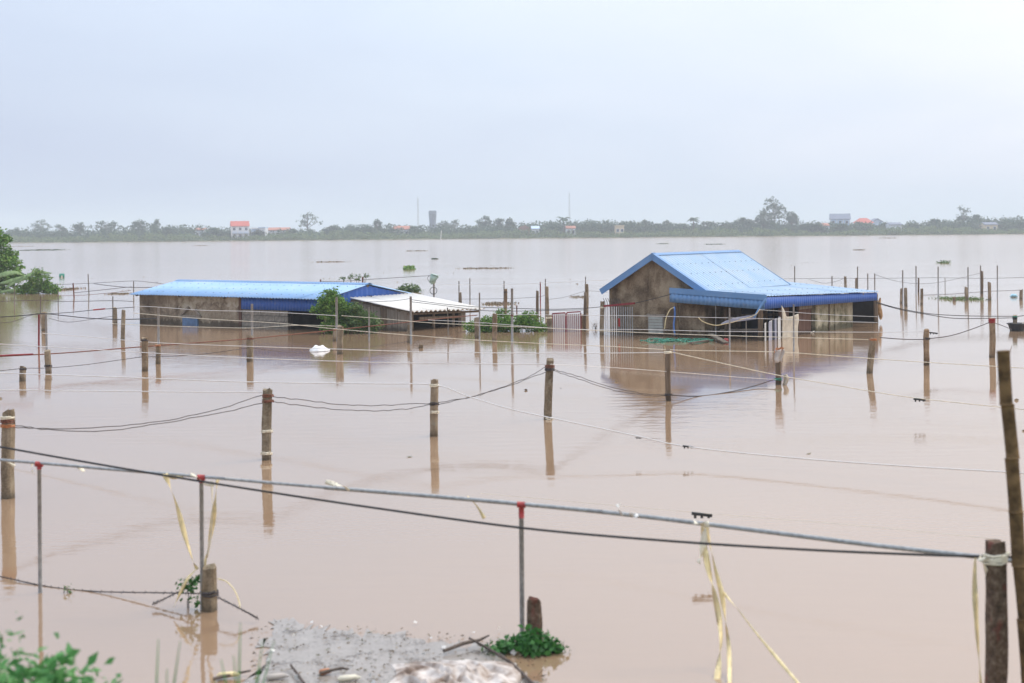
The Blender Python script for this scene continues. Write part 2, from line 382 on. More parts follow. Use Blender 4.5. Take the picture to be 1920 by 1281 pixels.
def limb_mesh(trunk_h, r0, targets, rng, z0=0.0):
    m = MB(); top = Vector((0, 0, trunk_h))
    m.tube([(0, 0, z0), (rng.normal() * r0, rng.normal() * r0, (z0 + trunk_h) / 2), top], [r0 * 1.2, r0, r0 * 0.75], 7)
    for tg in targets:
        tg = Vector(tg); s_ = Vector((0, 0, trunk_h * rng.uniform(0.65, 1.0))); mid = s_.lerp(tg, 0.5) + Vector((rng.normal(), rng.normal(), 0.6)) * r0
        m.tube([s_, mid, tg], [r0 * 0.6, r0 * 0.42, r0 * 0.15], 5)
    return m
def tree(name, label, loc, lobes, nclump, per, cr, leaf, m, trunk_h, r0, seed, cat='tree', group=None, z0=0.0, shell=0.7):
    rng = np.random.default_rng(seed)
    t_ = empty(name, loc); tag(t_, label, cat, group)
    leaf_mesh('crown', m, clumps(rng, lobes, nclump, per, cr, shell), leaf, rng, parent=t_)
    tg = [(l[0] + rng.normal() * l[3] * 0.3, l[1], l[2] + l[5] * 0.2) for l in lobes] + [(l[0] + l[3] * rng.uniform(-.6, .6), l[1], l[2] + l[5] * .4) for l in lobes]
    limb_mesh(trunk_h, r0, tg, rng, z0).build('trunk', m_bark, t_, True)
    return t_

# ------------------------------------------------------------------ far bank: scrub, trees, houses, masts
def far_scrub():
    rng = np.random.default_rng(11); pts = []
    for k in range(900):
        x = rng.uniform(-215, 215); y = 503 + abs(rng.normal()) * 7
        hgt = rng.uniform(0.7, 2.6) * (0.75 + 0.55 * math.sin(x * 0.045 + 1.3) ** 2) + (y - 503) * 0.07; w = rng.uniform(1.2, 4.0)
        n = int(30 + 16 * hgt * w / 2)
        q = rng.normal(size=(n, 3)); q /= np.linalg.norm(q, axis=1)[:, None]; q *= rng.random((n, 1)) ** 0.4
        pts.append(np.array([x, y, hgt * 0.45]) + q * np.array([w, 1.6, hgt * 0.6]))
    o = leaf_mesh('riverside_scrub', m_leaf_reed, np.concatenate(pts), 0.62, rng, up=0.1)
    tag(o, 'band of low grey-green scrub and reeds along the far waterline', 'scrub', kind='stuff')
    pts = []
    for k in range(1250):
        x = rng.uniform(-235, 235); y = 514 + rng.random() * 26
        hgt = rng.uniform(2.9, 5.3) + 1.2 * math.sin(x * 0.06) * math.sin(x * 0.023 + 1) + (0.5 if x > -70 else 0); w = rng.uniform(1.4, 3.4)
        n = int(46 + 12 * hgt * w / 2)
        q = rng.normal(size=(n, 3)); q /= np.linalg.norm(q, axis=1)[:, None]; q *= rng.random((n, 1)) ** 0.4
        pts.append(np.array([x, y, hgt * 0.5]) + q * np.array([w, 2.2, hgt * 0.55]))
    o = leaf_mesh('far_thicket', m_leaf_far, np.concatenate(pts), 0.75, rng, up=0.1)
    tag(o, 'continuous dark thicket of small trees behind the far reeds', 'thicket', kind='stuff')
far_scrub()

def far_tree(x, top, wpx, d, style, label, seed, group=None):
    base = P(x, 450, d); base.z = 0.3
    H = P(x, top, d).z - 0.3; w = wpx * d / FPX / 2
    rng = np.random.default_rng(seed)
    if style == 'round':
        lobes = [(0, 0, H * 0.58, w * 0.85, w * 0.8, H * 0.36), (-w * 0.45, 0, H * 0.5, w * 0.6, w * 0.6, H * 0.3), (w * 0.45, 0.5, H * 0.52, w * 0.6, w * 0.6, H * 0.3), (w * .1, 0, H * .78, w * .5, w * .5, H * .2)]
        args = (90, 16, 0.42, 0.62)
    elif style == 'flat':
        lobes = [(-w * 0.5, 0, H * 0.72, w * 0.52, w * 0.5, H * 0.2), (w * 0.45, 0, H * 0.7, w * 0.56, w * 0.5, H * 0.22), (0, 0.3, H * 0.82, w * 0.7, w * 0.6, H * 0.18), (w * .1, 0, H * .5, w * .6, w * .5, H * .2)]
        args = (80, 14, 0.4, 0.6)
    elif style == 'sparse':
        lobes = [(w * (rng.random() * 1.6 - 0.8), 0, H * (0.5 + 0.42 * rng.random()), w * 0.4, w * 0.4, H * 0.1) for k in range(8)] + [(0, 0, H * 0.88, w * 0.5, w * 0.4, H * 0.12)]
        args = (75, 10, 0.34, 0.5)
    else:   # tall
        lobes = [(0, 0, H * 0.45, w * 0.95, w * 0.7, H * 0.34), (-w * 0.12, 0, H * 0.8, w * 0.55, w * 0.5, H * 0.2), (w * 0.5, 0, H * 0.58, w * 0.42, w * 0.4, H * 0.17), (-w * .5, 0, H * .55, w * .4, w * .4, H * .15), (w * .12, 0, H * .66, w * .5, w * .4, H * .16)]
        args = (150, 16, 0.45, 0.62)
    nm = {'round': 'round_tree', 'flat': 'spreading_tree', 'sparse': 'open_tree', 'tall': 'tall_tree'}[style]
    return tree(nm, label, base, lobes, args[0], args[1], args[2], args[3], m_leaf_far, H * 0.5, 0.16, seed, group=group)
GT = 'trees along the far bank'
LANDMARKS = [(40, 'above the sunken banana grove'), (200, 'by the broad dome-shaped tree'), (290, 'past the broad dome-shaped tree'), (375, 'by the tiny white house'), (449, 'by the red-roofed villa'), (521, 'by the long orange roof'), (600, 'by the tall open tree'), (675, 'between tall open tree and long red-orange roof'), (752, 'by the long red-orange roof'), (830, 'by the water tower'), (935, 'by the large round-topped tree'), (1000, 'by the pale blue-roofed shed'), (1057, 'by the palm'), (1140, 'by the cream cube house'), (1230, 'between cream cube house and hazy palm'), (1300, 'by the hazy palm'), (1365, 'between hazy palm and tallest tree'), (1420, 'close before the tallest tree'), (1500, 'just past the tallest tree'), (1575, 'by the grey-blue house'), (1625, 'by the red hipped roof'), (1690, 'past the red hipped roof'), (1820, 'by the sparse half-bare tree'), (1900, 'by the farthest hazy tree')]
RND = 'small rounded tree rising just above the far thicket'
FLT = 'flat-topped spreading tree standing above the far scrub'
SPR = 'thin open-crowned tree above the far thicket'
for i, (x, top, w, d, st, lab) in enumerate([
    (75, 411, 46, 640, 'round', 'pale hazy tree farther off than its neighbours, above the sunken banana grove'),
    (112, 421, 26, 560, 'sparse', SPR), (150, 418, 30, 525, 'flat', FLT), (200, 414, 60, 530, 'flat', 'broad dome-shaped tree, widest of the crowns above the far scrub'),
    (262, 413, 36, 530, 'flat', FLT), (292, 411, 18, 528, 'sparse', SPR), (315, 426, 30, 520, 'round', RND), (400, 428, 46, 512, 'round', RND),
    (577, 396, 46, 545, 'sparse', 'tall open tree beside the low houses near the red-roofed villa'), (545, 430, 22, 520, 'round', RND), (625, 422, 36, 520, 'round', RND), (657, 421, 30, 560, 'round', RND),
    (708, 412, 12, 525, 'sparse', SPR), (690, 426, 24, 520, 'round', RND), (832, 413, 26, 640, 'round', RND), (853, 411, 26, 620, 'sparse', SPR),
    (776, 424, 26, 520, 'round', RND), (908, 404, 38, 545, 'round', 'large round-topped tree to one side of the water tower'), (936, 410, 16, 535, 'sparse', SPR), (957, 410, 22, 525, 'tall', 'narrow leaning dark tree next to the large round-topped tree'),
    (1125, 419, 18, 520, 'round', RND), (1147, 421, 20, 520, 'round', RND), (1205, 412, 32, 522, 'round', RND), (1232, 418, 20, 520, 'round', RND), (1250, 414, 24, 540, 'round', RND),
    (1330, 414, 32, 520, 'sparse', SPR), (1360, 417, 26, 520, 'round', RND), (1390, 407, 18, 525, 'flat', FLT), (1406, 412, 18, 522, 'flat', FLT),
    (1452, 368, 62, 530, 'tall', 'tallest tree of the far bank, stepped crown behind the gabled blue roof'), (1433, 396, 42, 522, 'round', 'dense dark tree at the foot of the tallest tree'), (1485, 398, 22, 524, 'flat', FLT),
    (1512, 419, 34, 520, 'round', RND), (1530, 417, 30, 518, 'round', RND), (1580, 419, 26, 512, 'round', RND), (1625, 421, 30, 512, 'round', RND), (1660, 418, 34, 520, 'round', RND),
    (1700, 421, 34, 520, 'round', RND), (1753, 409, 32, 525, 'round', 'dark rounded tree between the red roofs and the sparse bare tree'), (1808, 386, 26, 540, 'sparse', 'sparse half-bare tall tree rising from the far thicket'), (1830, 403, 24, 530, 'flat', FLT),
    (1893, 409, 40, 680, 'round', 'pale hazy tree farthest off, beyond the sparse half-bare tree'), (1870, 419, 34, 520, 'round', RND), (1915, 417, 30, 520, 'round', RND),
    (440, 432, 24, 510, 'round', RND), (485, 432, 24, 510, 'round', RND), (30, 428, 50, 560, 'round', RND), (1045, 428, 26, 515, 'round', RND), (985, 424, 22, 520, 'round', RND), (1280, 420, 26, 520, 'round', RND)]):
    shared = lab in (RND, FLT, SPR)
    if shared:
        mark = min(LANDMARKS, key=lambda q: abs(q[0] - x))[1]; lab = {RND: 'small rounded tree in the far thicket', FLT: 'flat-topped spreading tree', SPR: 'thin open-crowned tree'}[lab] + ', ' + mark
    far_tree(x, top, w, d, st, lab, 100 + i, GT if shared else None)

def palm(x, top, wpx, d, label, seed, frond=1.0):
    base = P(x, 450, d); base.z = 0.3; H = P(x, top, d).z - 0.3; w = wpx * d / FPX / 2; rng = random.Random(seed)
    t_ = empty('palm_tree', base); tag(t_, label, 'palm tree')
    MB().tube([(0, 0, 0), (0.2, 0, H * 0.5), (0, 0, H * 0.8)], [0.28, 0.2, 0.16], 7).build('trunk', m_bark, t_, True)
    for k in range(11):
        az = k * 2 * math.pi / 11 + rng.uniform(-.2, .2); up = rng.uniform(0.15, 1.0); m = MB(); L = w * rng.uniform(0.85, 1.15)
        G = []
        for j in range(6):
            s_ = j / 5; rr = L * s_; zz = H * 0.8 + up * L * s_ - 0.75 * L * s_ * s_; wd_ = 0.34 * math.sin(math.pi * min(1, s_ * 0.9 + 0.1)) * frond * 1.9
            c_ = Vector((rr * math.cos(az), rr * math.sin(az), zz)); sd = Vector((-math.sin(az), math.cos(az), 0)) * wd_
            G.append([c_ - sd + Vector((0, 0, -wd_ * .5)), c_, c_ + sd + Vector((0, 0, -wd_ * .5))])
        m.sheet(G, 0.03).build('frond', m_leaf_far, t_)
palm(1057, 402, 28, 510, 'palm tree with drooping fan of fronds on the far bank beside the radio mast', 5)
palm(1300, 403, 26, 512, 'hazy palm tree behind the far thicket, near the tallest tree', 6)

m_tile = simple('red_roof_tile', (0.50, 0.10, 0.065), 0.7, 0, 0.15, 2)
m_tile2 = simple('dull_orange_tile', (0.42, 0.16, 0.10), 0.7, 0, 0.2, 2)
m_slate = simple('slate_grey_roof', (0.16, 0.19, 0.25), 0.7, 0, 0.15, 2)
m_wallw = simple('white_house_wall', (0.70, 0.72, 0.74), 0.8, 0, 0.08, 1)
m_wallc = simple('cream_house_wall', (0.68, 0.55, 0.36), 0.8, 0, 0.08, 1)
m_wallb = simple('brick_house_wall', (0.30, 0.17, 0.13), 0.9, 0, 0.2, 2)
m_wallbl = simple('pale_blue_wall', (0.48, 0.60, 0.74), 0.8, 0, 0.08, 1)
m_pane = simple('dark_window_pane', (0.05, 0.06, 0.08), 0.2, 0, 0.2, 1)
def far_house(x0, x1, ytop, yeave, d, label, wall, roof, gable='side', nwin=3, storeys=1, depth=6.0, rz=0.0, porch=False):
    c = P((x0 + x1) / 2, 450, d); W_ = (x1 - x0) * d / FPX; zt = P(c.x, ytop, d).z; zt = P((x0 + x1) / 2, ytop, d).z; ze = P((x0 + x1) / 2, yeave, d).z
    t_ = empty('house', (c.x, d, 0.3), rz); tag(t_, label, 'house'); zt -= 0.3; ze -= 0.3
    h_ = W_ / 2
    MB().box(-h_ * 0.94, h_ * 0.94, 0, depth, 0, ze).build('wall', wall, t_)
    m = MB(); o = 0.35
    if gable == 'side':      # ridge runs across the view
        m.prism([(-o, ze - 0.15), (depth / 2, zt), (depth + o, ze - 0.15), (depth + o, ze + 0.05), (depth / 2, zt + 0.18), (-o, ze + 0.05)], 0, -h_, h_)
        for sx in (-1, 1): MB().prism([(0, ze), (depth, ze), (depth / 2, zt - 0.05)], 0, sx * h_ * 0.93 - 0.05, sx * h_ * 0.93 + 0.05).build('gable', wall, t_)
    elif gable == 'front':
        m.prism([(-h_ - o, ze - 0.15), (0, zt), (h_ + o, ze - 0.15), (h_ + o, ze + 0.05), (0, zt + 0.18), (-h_ - o, ze + 0.05)], 1, -o, depth + o)
        MB().prism([(-h_ * .93, ze), (h_ * .93, ze), (0, zt - 0.05)], 1, 0.0, 0.15).build('gable', wall, t_)
    elif gable == 'hip':
        q = h_ * 0.45
        m.add([(-h_ - o, -o, ze), (h_ + o, -o, ze), (h_ + o, depth + o, ze), (-h_ - o, depth + o, ze), (-q, depth / 2, zt), (q, depth / 2, zt)],
              [(3, 2, 1, 0), (0, 1, 5, 4), (1, 2, 5), (2, 3, 4, 5), (3, 0, 4)])
    else:
        m.box(-h_, h_, -o, depth + o, ze, zt)
    m.build('roof', roof, t_)
    for s_ in range(storeys):
        zc = ze * (s_ + 0.58) / storeys
        for k in range(nwin):
            xc = -h_ * 0.94 + (k + 0.5) * 2 * h_ * 0.94 / nwin
            w_ = MB().box(xc - 0.55, xc + 0.55, -0.10, 0.02, zc - 0.6, zc + 0.6).build('window', m_white, t_)
            MB().box(xc - 0.42, xc + 0.42, -0.13, -0.09, zc - 0.48, zc + 0.48).build('pane', m_pane, w_)
    if porch:
        MB().box(-h_ * .94, h_ * .94, -1.4, 0, ze * 0.5 - 0.1, ze * 0.5 + 0.1).build('balcony', m_wallbl, t_)
        for k in range(4):
            xx = -h_ * .9 + k * h_ * .6
            MB().box(xx - .14, xx + .14, -1.4, -1.1, 0, ze - .1).build('column', m_white, t_)
    return t_
far_house(433, 468, 415.5, 424, 507.5, 'white two-storey villa with bright red tiled roof on the far bank', m_wallw, m_tile, 'side', 3, 2, 5, R(14), True)
far_house(471, 482, 427, 429.5, 510, 'small pale blue house with flat top beside the red-roofed villa', m_wallbl, m_wallw, 'flat', 2, 1)
far_house(484, 498, 426, 428, 510, 'small white flat-topped house between villa and long orange roof', m_wallw, m_wallbl, 'flat', 2, 1)
far_house(500, 542, 427.5, 431.5, 519, 'long low house with orange tiled roof near the red-roofed villa', m_wallw, m_tile2, 'side', 5, 1)
far_house(365, 384, 428.5, 431, 519, 'tiny white house half hidden in the far thicket beside the scrub trees', m_wallw, m_tile2, 'side', 2, 1)
far_house(736, 768, 424.5, 430, 519, 'long red-orange roof showing through the thicket near the lattice tower', m_wallw, m_tile2, 'side', 3, 1)
far_house(973, 994, 423.5, 429, 510, 'brown brick house with gable among the trees by the palm', m_wallb, m_tile2, 'front', 2, 1)
far_house(996, 1012, 424.5, 429, 510, 'pale blue-roofed shed beside the brown brick house', m_wallw, m_wallbl, 'side', 2, 1)
far_house(1061, 1080, 424.5, 428, 510, 'low orange-roofed house behind the palm tree', m_wallw, m_tile2, 'side', 2, 1)
far_house(1154, 1171, 422.5, 424, 510, 'cream cube-shaped house with flat roof in the far trees', m_wallc, m_wallc, 'flat', 2, 1)
far_house(1556, 1595, 401.5, 411, 540, 'grey-blue two-storey house with slate roof above the far thicket', m_wallbl, m_slate, 'side', 3, 2, 7, R(-12), True)
far_house(1607, 1638, 409, 418, 540, 'house with bright red hipped roof next to the grey-blue house', m_wallc, m_tile, 'hip', 3, 1)
far_house(1637, 1655, 410.5, 416, 550, 'grey gabled house just behind the red hipped roof', m_wallbl, m_slate, 'front', 2, 1)
far_house(1543, 1556, 419.5, 423, 519, 'small orange roof low in the thicket below the grey-blue house', m_wallw, m_tile2, 'side', 1, 1)
far_house(1668, 1692, 418, 421, 510, 'low pale house between round trees beyond the red hipped roof', m_wallw, m_slate, 'side', 2, 1)
far_house(1846, 1872, 417.5, 421, 510, 'low house with purple-grey roof beyond the sparse half-bare tree', m_wallc, m_slate, 'side', 2, 1)

def mast(x, top, d, label, guyed=False):
    b = P(x, 450, d); H = P(x, top, d).z
    t_ = empty('radio_mast', (b.x, d, 0.3)); tag(t_, label, 'mast')
    for k in range(3):
        a_ = k * 2.094; MB().tube([(0.5 * math.cos(a_), 0.5 * math.sin(a_), 0), (0.28 * math.cos(a_), 0.28 * math.sin(a_), H)], 0.07, 5).build('leg', m_galv, t_)
    m = MB(); n = 22
    for j in range(n):
        z0, z1 = H * j / n, H * (j + 1) / n; r0 = 0.5 - 0.22 * j / n
        for k in range(3):
            a0, a1 = k * 2.094, (k + 1) * 2.094
            m.beam((r0 * math.cos(a0), r0 * math.sin(a0), z0), (r0 * math.cos(a1), r0 * math.sin(a1), z1), 0.05, 0.05)
    m.build('lattice', m_galv, t_); MB().tube([(0, 0, H), (0, 0, H + 1.5)], 0.05, 5).build('antenna', m_galv, t_)
mast(784, 373, 760, 'thin lattice radio mast standing to one side of the water tower')
mast(1068, 364, 820, 'thin lattice radio mast behind the palm tree')
def water_tower(x, top, d):
    b = P(x, 450, d); H = P(x, top, d).z - 0.3
    t_ = empty('water_tower', (b.x, d, 0.3)); tag(t_, 'dark tower with splayed legs and a broad tank on top, far beyond the thicket', 'tower')
    for k in range(6):
        a_ = k * math.pi / 3 + .2
        MB().tube([(2.1 * math.cos(a_), 2.1 * math.sin(a_), 0), (1.35 * math.cos(a_), 1.35 * math.sin(a_), H * 0.5), (1.7 * math.cos(a_), 1.7 * math.sin(a_), H * .84)], 0.28, 6).build('leg', m_slate, t_)
    for z_ in (0.3, 0.55):
        m = MB()
        for k in range(6):
            a0, a1 = k * math.pi / 3 + .2, (k + 1) * math.pi / 3 + .2; r_ = 1.6
            m.beam((r_ * math.cos(a0), r_ * math.sin(a0), H * z_), (r_ * math.cos(a1), r_ * math.sin(a1), H * z_), .2, .3)
        m.build('ring_beam', m_slate, t_)
    MB().tube([(0, 0, 0), (0, 0, H * .85)], 0.7, 10).build('riser', m_slate, t_)
    MB().tube([(0, 0, H * .82), (0, 0, H * .86), (0, 0, H * .97), (0, 0, H)], [1.4, 2.0, 2.0, 1.7], 16).build('tank', m_slate, t_, False)
water_tower(811.5, 395, 720)
# pale stake at the far waterline
b = P(826, 450, 502); MB().tube([(b.x, 502, -0.5), (b.x + .35, 502, 3.0)], 0.13, 6).build('white_pole', m_white)
tag(bpy.data.objects['white_pole'], 'short white leaning pole at the far waterline in front of the scrub', 'pole')

# haze: the damp air over the flood plain
hz = MB().box(-1460, 1460, -160, 3260, -2.9, 36).build('haze', None); tag(hz, kind='stuff')
hm = bpy.data.materials.new('haze_air'); hm.use_nodes = True; hn = hm.node_tree.nodes
hn.remove(hn['Principled BSDF']); pv = hn.new('ShaderNodeVolumePrincipled')
pv.inputs['Color'].default_value = (0.86, 0.93, 1.0, 1); pv.inputs['Density'].default_value = 0.00068; pv.inputs['Anisotropy'].default_value = 0.0
hm.node_tree.links.new(pv.outputs[0], hn['Material Output'].inputs['Volume']); hz.data.materials.append(hm)

# ------------------------------------------------------------------ building helpers
def line_px(O, ax, px, z=0.0):
    """distance along ax from O (world) whose picture column is px"""
    lo, hi = -20.0, 30.0
    for _ in range(50):
        m_ = (lo + hi) / 2
        if project(O + ax * m_ + Vector((0, 0, z)))[0] < px: lo = m_
        else: hi = m_
    return (lo + hi) / 2
def corrugated(A, B, C, D, pitch, amp, name, m, parent, sheets=1, th=0.004, rows=2, gap=0.0, prof='sine', jitter=0.0, seed=0, per=6):
    """A->B is the edge across the waves, A->D runs down the waves; one object per sheet"""
    A, B, C, D = map(Vector, (A, B, C, D)); rng = random.Random(seed); out = []
    nrm_ = (B - A).cross(D - A).normalized()
    if nrm_.z < -0.01: nrm_ = -nrm_
    L = (B - A).length
    for k in range(sheets):
        u0, u1 = k / sheets, (k + 1) / sheets + (0.06 * pitch / L if k < sheets - 1 else 0)
        n = max(4, int((u1 - u0) * L / pitch * per)); G = []; lift = (0.0025 if k % 2 else 0.0) + rng.uniform(-1, 1) * jitter
        for i in range(n + 1):
            u = u0 + (u1 - u0) * i / n; row = []
            for j in range(rows):
                v = j / (rows - 1)
                p = (A * (1 - u) + B * u) * (1 - v) + (D * (1 - u) + C * u) * v
                ph = u * L / pitch
                if prof == 'sine': hgt = math.sin(2 * math.pi * ph) * amp
                else: q = ph % 1.0; hgt = amp * (1 if q < 0.25 else (-1 if q > 0.4 and q < 0.85 else 0))
                row.append(p + nrm_ * (hgt + lift))
            G.append(row)
        m_ = MB(); m_.sheet(G, th)
        out.append(m_.build(name, m, parent, prof == 'sine'))
    return out
def screws(parent, A, B, C, D, rows, n, rng):
    A, B, C, D = map(Vector, (A, B, C, D)); nr = (B - A).cross(D - A).normalized()
    if nr.z < 0: nr = -nr
    m = MB()
    for v in rows:
        for i in range(n):
            u = (i + 0.5 + rng.uniform(-.12, .12)) / n
            p = (A * (1 - u) + B * u) * (1 - v) + (D * (1 - u) + C * u) * v + nr * 0.012
            m.tube([p, p + nr * 0.012], 0.014, 6)
    o = m.build('roof_screws', m_bolt, parent); tag(o, kind='stuff')
def drape(name, m, parent, pts_fn, ni, nj, th=0.006):
    G = [[pts_fn(i / (ni - 1), j / (nj - 1)) for j in range(nj)] for i in range(ni)]
    return MB().sheet(G, th).build(name, m, parent, True)

# ------------------------------------------------------------------ long blue-roofed shed
def long_shed():
    O = WP(253, 606.5); rz = R(-34); rng = random.Random(4)
    t_ = empty('long_shed', (O.x, O.y, 0), rz)
    tag(t_, 'long low shed with bright blue corrugated roof, half under brown floodwater', 'shed')
    g = Vector((math.cos(rz), math.sin(rz), 0)); r_ = Vector((-math.sin(rz), math.cos(rz), 0))
    xp = lambda px: line_px(O, g, px)
    L = xp(606); Wd = 4.1; ze, zr = 0.99, 1.36
    xa, xb, xc = xp(447), xp(535), xp(603)
    # walls
    MB().box(0.12, xa - 0.06, 0.10, 0.24, BED, ze - 0.02).build('front_wall', m_shedwall, t_)
    MB().box(0.10, 0.24, 0.245, Wd - 0.245, BED, ze + 0.05).build('end_wall', m_shedwall, t_)
    MB().box(0.12, L - 0.2, Wd - 0.24, Wd - 0.10, BED, ze - 0.02).build('back_wall', m_shedwall, t_)
    MB().box(xa - 0.05, xa + 0.05, 0.07, 0.25, BED, ze - 0.03).build('timber_post', m_door, t_)
    # block wall with each block its own piece
    bw = MB().box(xa + 0.06, xb, 0.13, 0.24, BED, 0.56).build('block_wall', m_mortar, t_)
    me = MB().box(0, 0.385, 0, 0.06, 0, 0.165); first = None
    for j in range(5):
        z = -0.30 + j * 0.178
        x = xa + 0.07 - (0.2 if j % 2 else 0)
        while x < xb - 0.05:
            x0 = max(x, xa + 0.065); x1 = min(x + 0.385, xb - 0.005)
            if x1 - x0 > 0.06:
                if first is None: first = me.build('concrete_block', m_block, bw); o = first
                else:
                    o = first.copy(); COL.objects.link(o)
                o.location = (x0, 0.095 + rng.uniform(-0.012, 0.008), z); o.scale = ((x1 - x0) / 0.385, 1, 1)
            x += 0.40
    # blue cladding band above block wall and opening
    corrugated((xa + 0.06, 0.075, ze - 0.03), (L - 0.1, 0.075, ze - 0.03), (L - 0.1, 0.075, 0.585), (xa + 0.06, 0.075, 0.585), 0.125, 0.012, 'cladding_sheet', m_clad, t_, 4)
    # opening: back partition and inner wall near-black, indoor shade put in their colour
    MB().box(xb + 0.02, L + 0.2, 2.0, 2.1, BED, ze).build('partition', m_shade, t_)
    MB().box(xb + 0.001, xb + 0.08, 0.242, 2.0, BED, ze - .03).build('inner_wall', m_shade, t_)
    MB().box(xc + 0.05, L - 0.05, 0.12, 0.22, BED, 0.58).build('brick_pier', m_woodg, t_)
    # window shutter with timber braces over it
    w0, w1 = xp(340), xp(368)
    w_ = MB().box(w0, w1, 0.045, 0.097, -0.5, 0.27).build('window_shutter', m_windowblue, t_)
    for k in range(3): MB().box(w0 + (w1 - w0) * (k + .5) / 3 - .012, w0 + (w1 - w0) * (k + .5) / 3 + .012, 0.035, 0.044, -0.5, 0.26).build('batten', m_windowblue, w_)
    xm = (w0 + w1) / 2 - .05
    MB().beam((w0 - 0.12, 0.06, 0.31), (w1 + 0.16, 0.06, 0.29), 0.05, 0.06).build('lintel', m_woodg, t_)
    MB().beam((w0 - 0.05, 0.05, 0.34), (xm - 0.02, 0.05, 0.60), 0.05, 0.06).build('brace', m_woodg, t_)
    MB().beam((w1 + 0.12, 0.05, 0.33), (xm + 0.28, 0.05, 0.52), 0.05, 0.06).build('brace', m_woodg, t_)
    # pale patch of bare render, proud of the wall
    ptc = Mat('bare_render_patch', 0.95, 0, 0.1); pn = ptc.noise(ptc.pos(), 3.5, 6, 0.65)
    ptc.set('Base Color', ptc.ramp(pn, [(0.38, (0.22, 0.17, 0.12)), (0.5, (0.42, 0.36, 0.26)), (0.65, (0.52, 0.46, 0.36))]))
    x0, x1 = xp(331), xp(445); poly = []
    n = 26
    for i in range(n + 1): poly.append((x0 + (x1 - x0) * i / n, ze - 0.05))
    for i in range(n, -1, -1): poly.append((x0 + (x1 - x0) * i / n, 0.66 + 0.09 * math.sin(i * 1.7) + 0.07 * rng.random() - 0.14 * (i / n < 0.35)))
    MB().prism(poly, 1, 0.088, 0.0985).build('bare_render', ptc.m, t_)
    # roof
    rf = MB().box(-0.05, L + 0.05, Wd / 2 - 0.05, Wd / 2 + 0.05, zr - 0.10, zr - 0.03).build('roof', m_wood, t_)
    A, B = (-0.12, Wd / 2, zr), (L + 0.1, Wd / 2, zr)
    C, D = (L + 0.1, -0.14, ze - 0.02), (-0.12, -0.14, ze - 0.02)
    corrugated(A, B, C, D, 0.13, 0.016, 'roof_sheet', m_roofblue, rf, 9, jitter=0.002, seed=1)
    C2, D2 = (L + 0.1, Wd + 0.14, ze - 0.02), (-0.12, Wd + 0.14, ze - 0.02)
    corrugated(A, B, C2, D2, 0.13, 0.016, 'roof_sheet', m_roofblue, rf, 9, jitter=0.002, seed=2)
    screws(rf, A, B, C, D, (0.22, 0.5, 0.78), 26, rng)
    MB().sheet([[(x, Wd / 2 - 0.16, zr - 0.008), (x, Wd / 2, zr + 0.035), (x, Wd / 2 + 0.16, zr - 0.008)] for x in (-0.14, L * .5, L + 0.12)], 0.006).build('ridge_cap', m_trim, rf)
    # blue gable cladding facing the white-roofed lean-to
    n = 32; sheets = []
    for k in range(3):
        G = []
        for i in range(12):
            y = 0.02 + (Wd - 0.04) * (k + i / 11) / 3; zt_ = zr - 0.05 - abs(y - Wd / 2) / (Wd / 2) * (zr - ze) - 0.0
            xx = L + 0.02 + 0.012 * (1 if i % 2 else -1)
            G.append([(xx, y, max(zt_, 0.5)), (xx, y, 0.5)])
        MB().sheet(G, 0.004).build('gable_sheet', m_clad, t_)
    for k in range(5):
        MB().beam((L * k / 4 * 0.98 + .06, 0, ze - 0.05), (L * k / 4 * 0.98 + .06, Wd / 2, zr - 0.06), 0.05, 0.07).build('rafter', m_wood, rf)
    return O, g, r_, L, Wd
SH_O, SH_g, SH_r, SH_L, SH_W = long_shed()

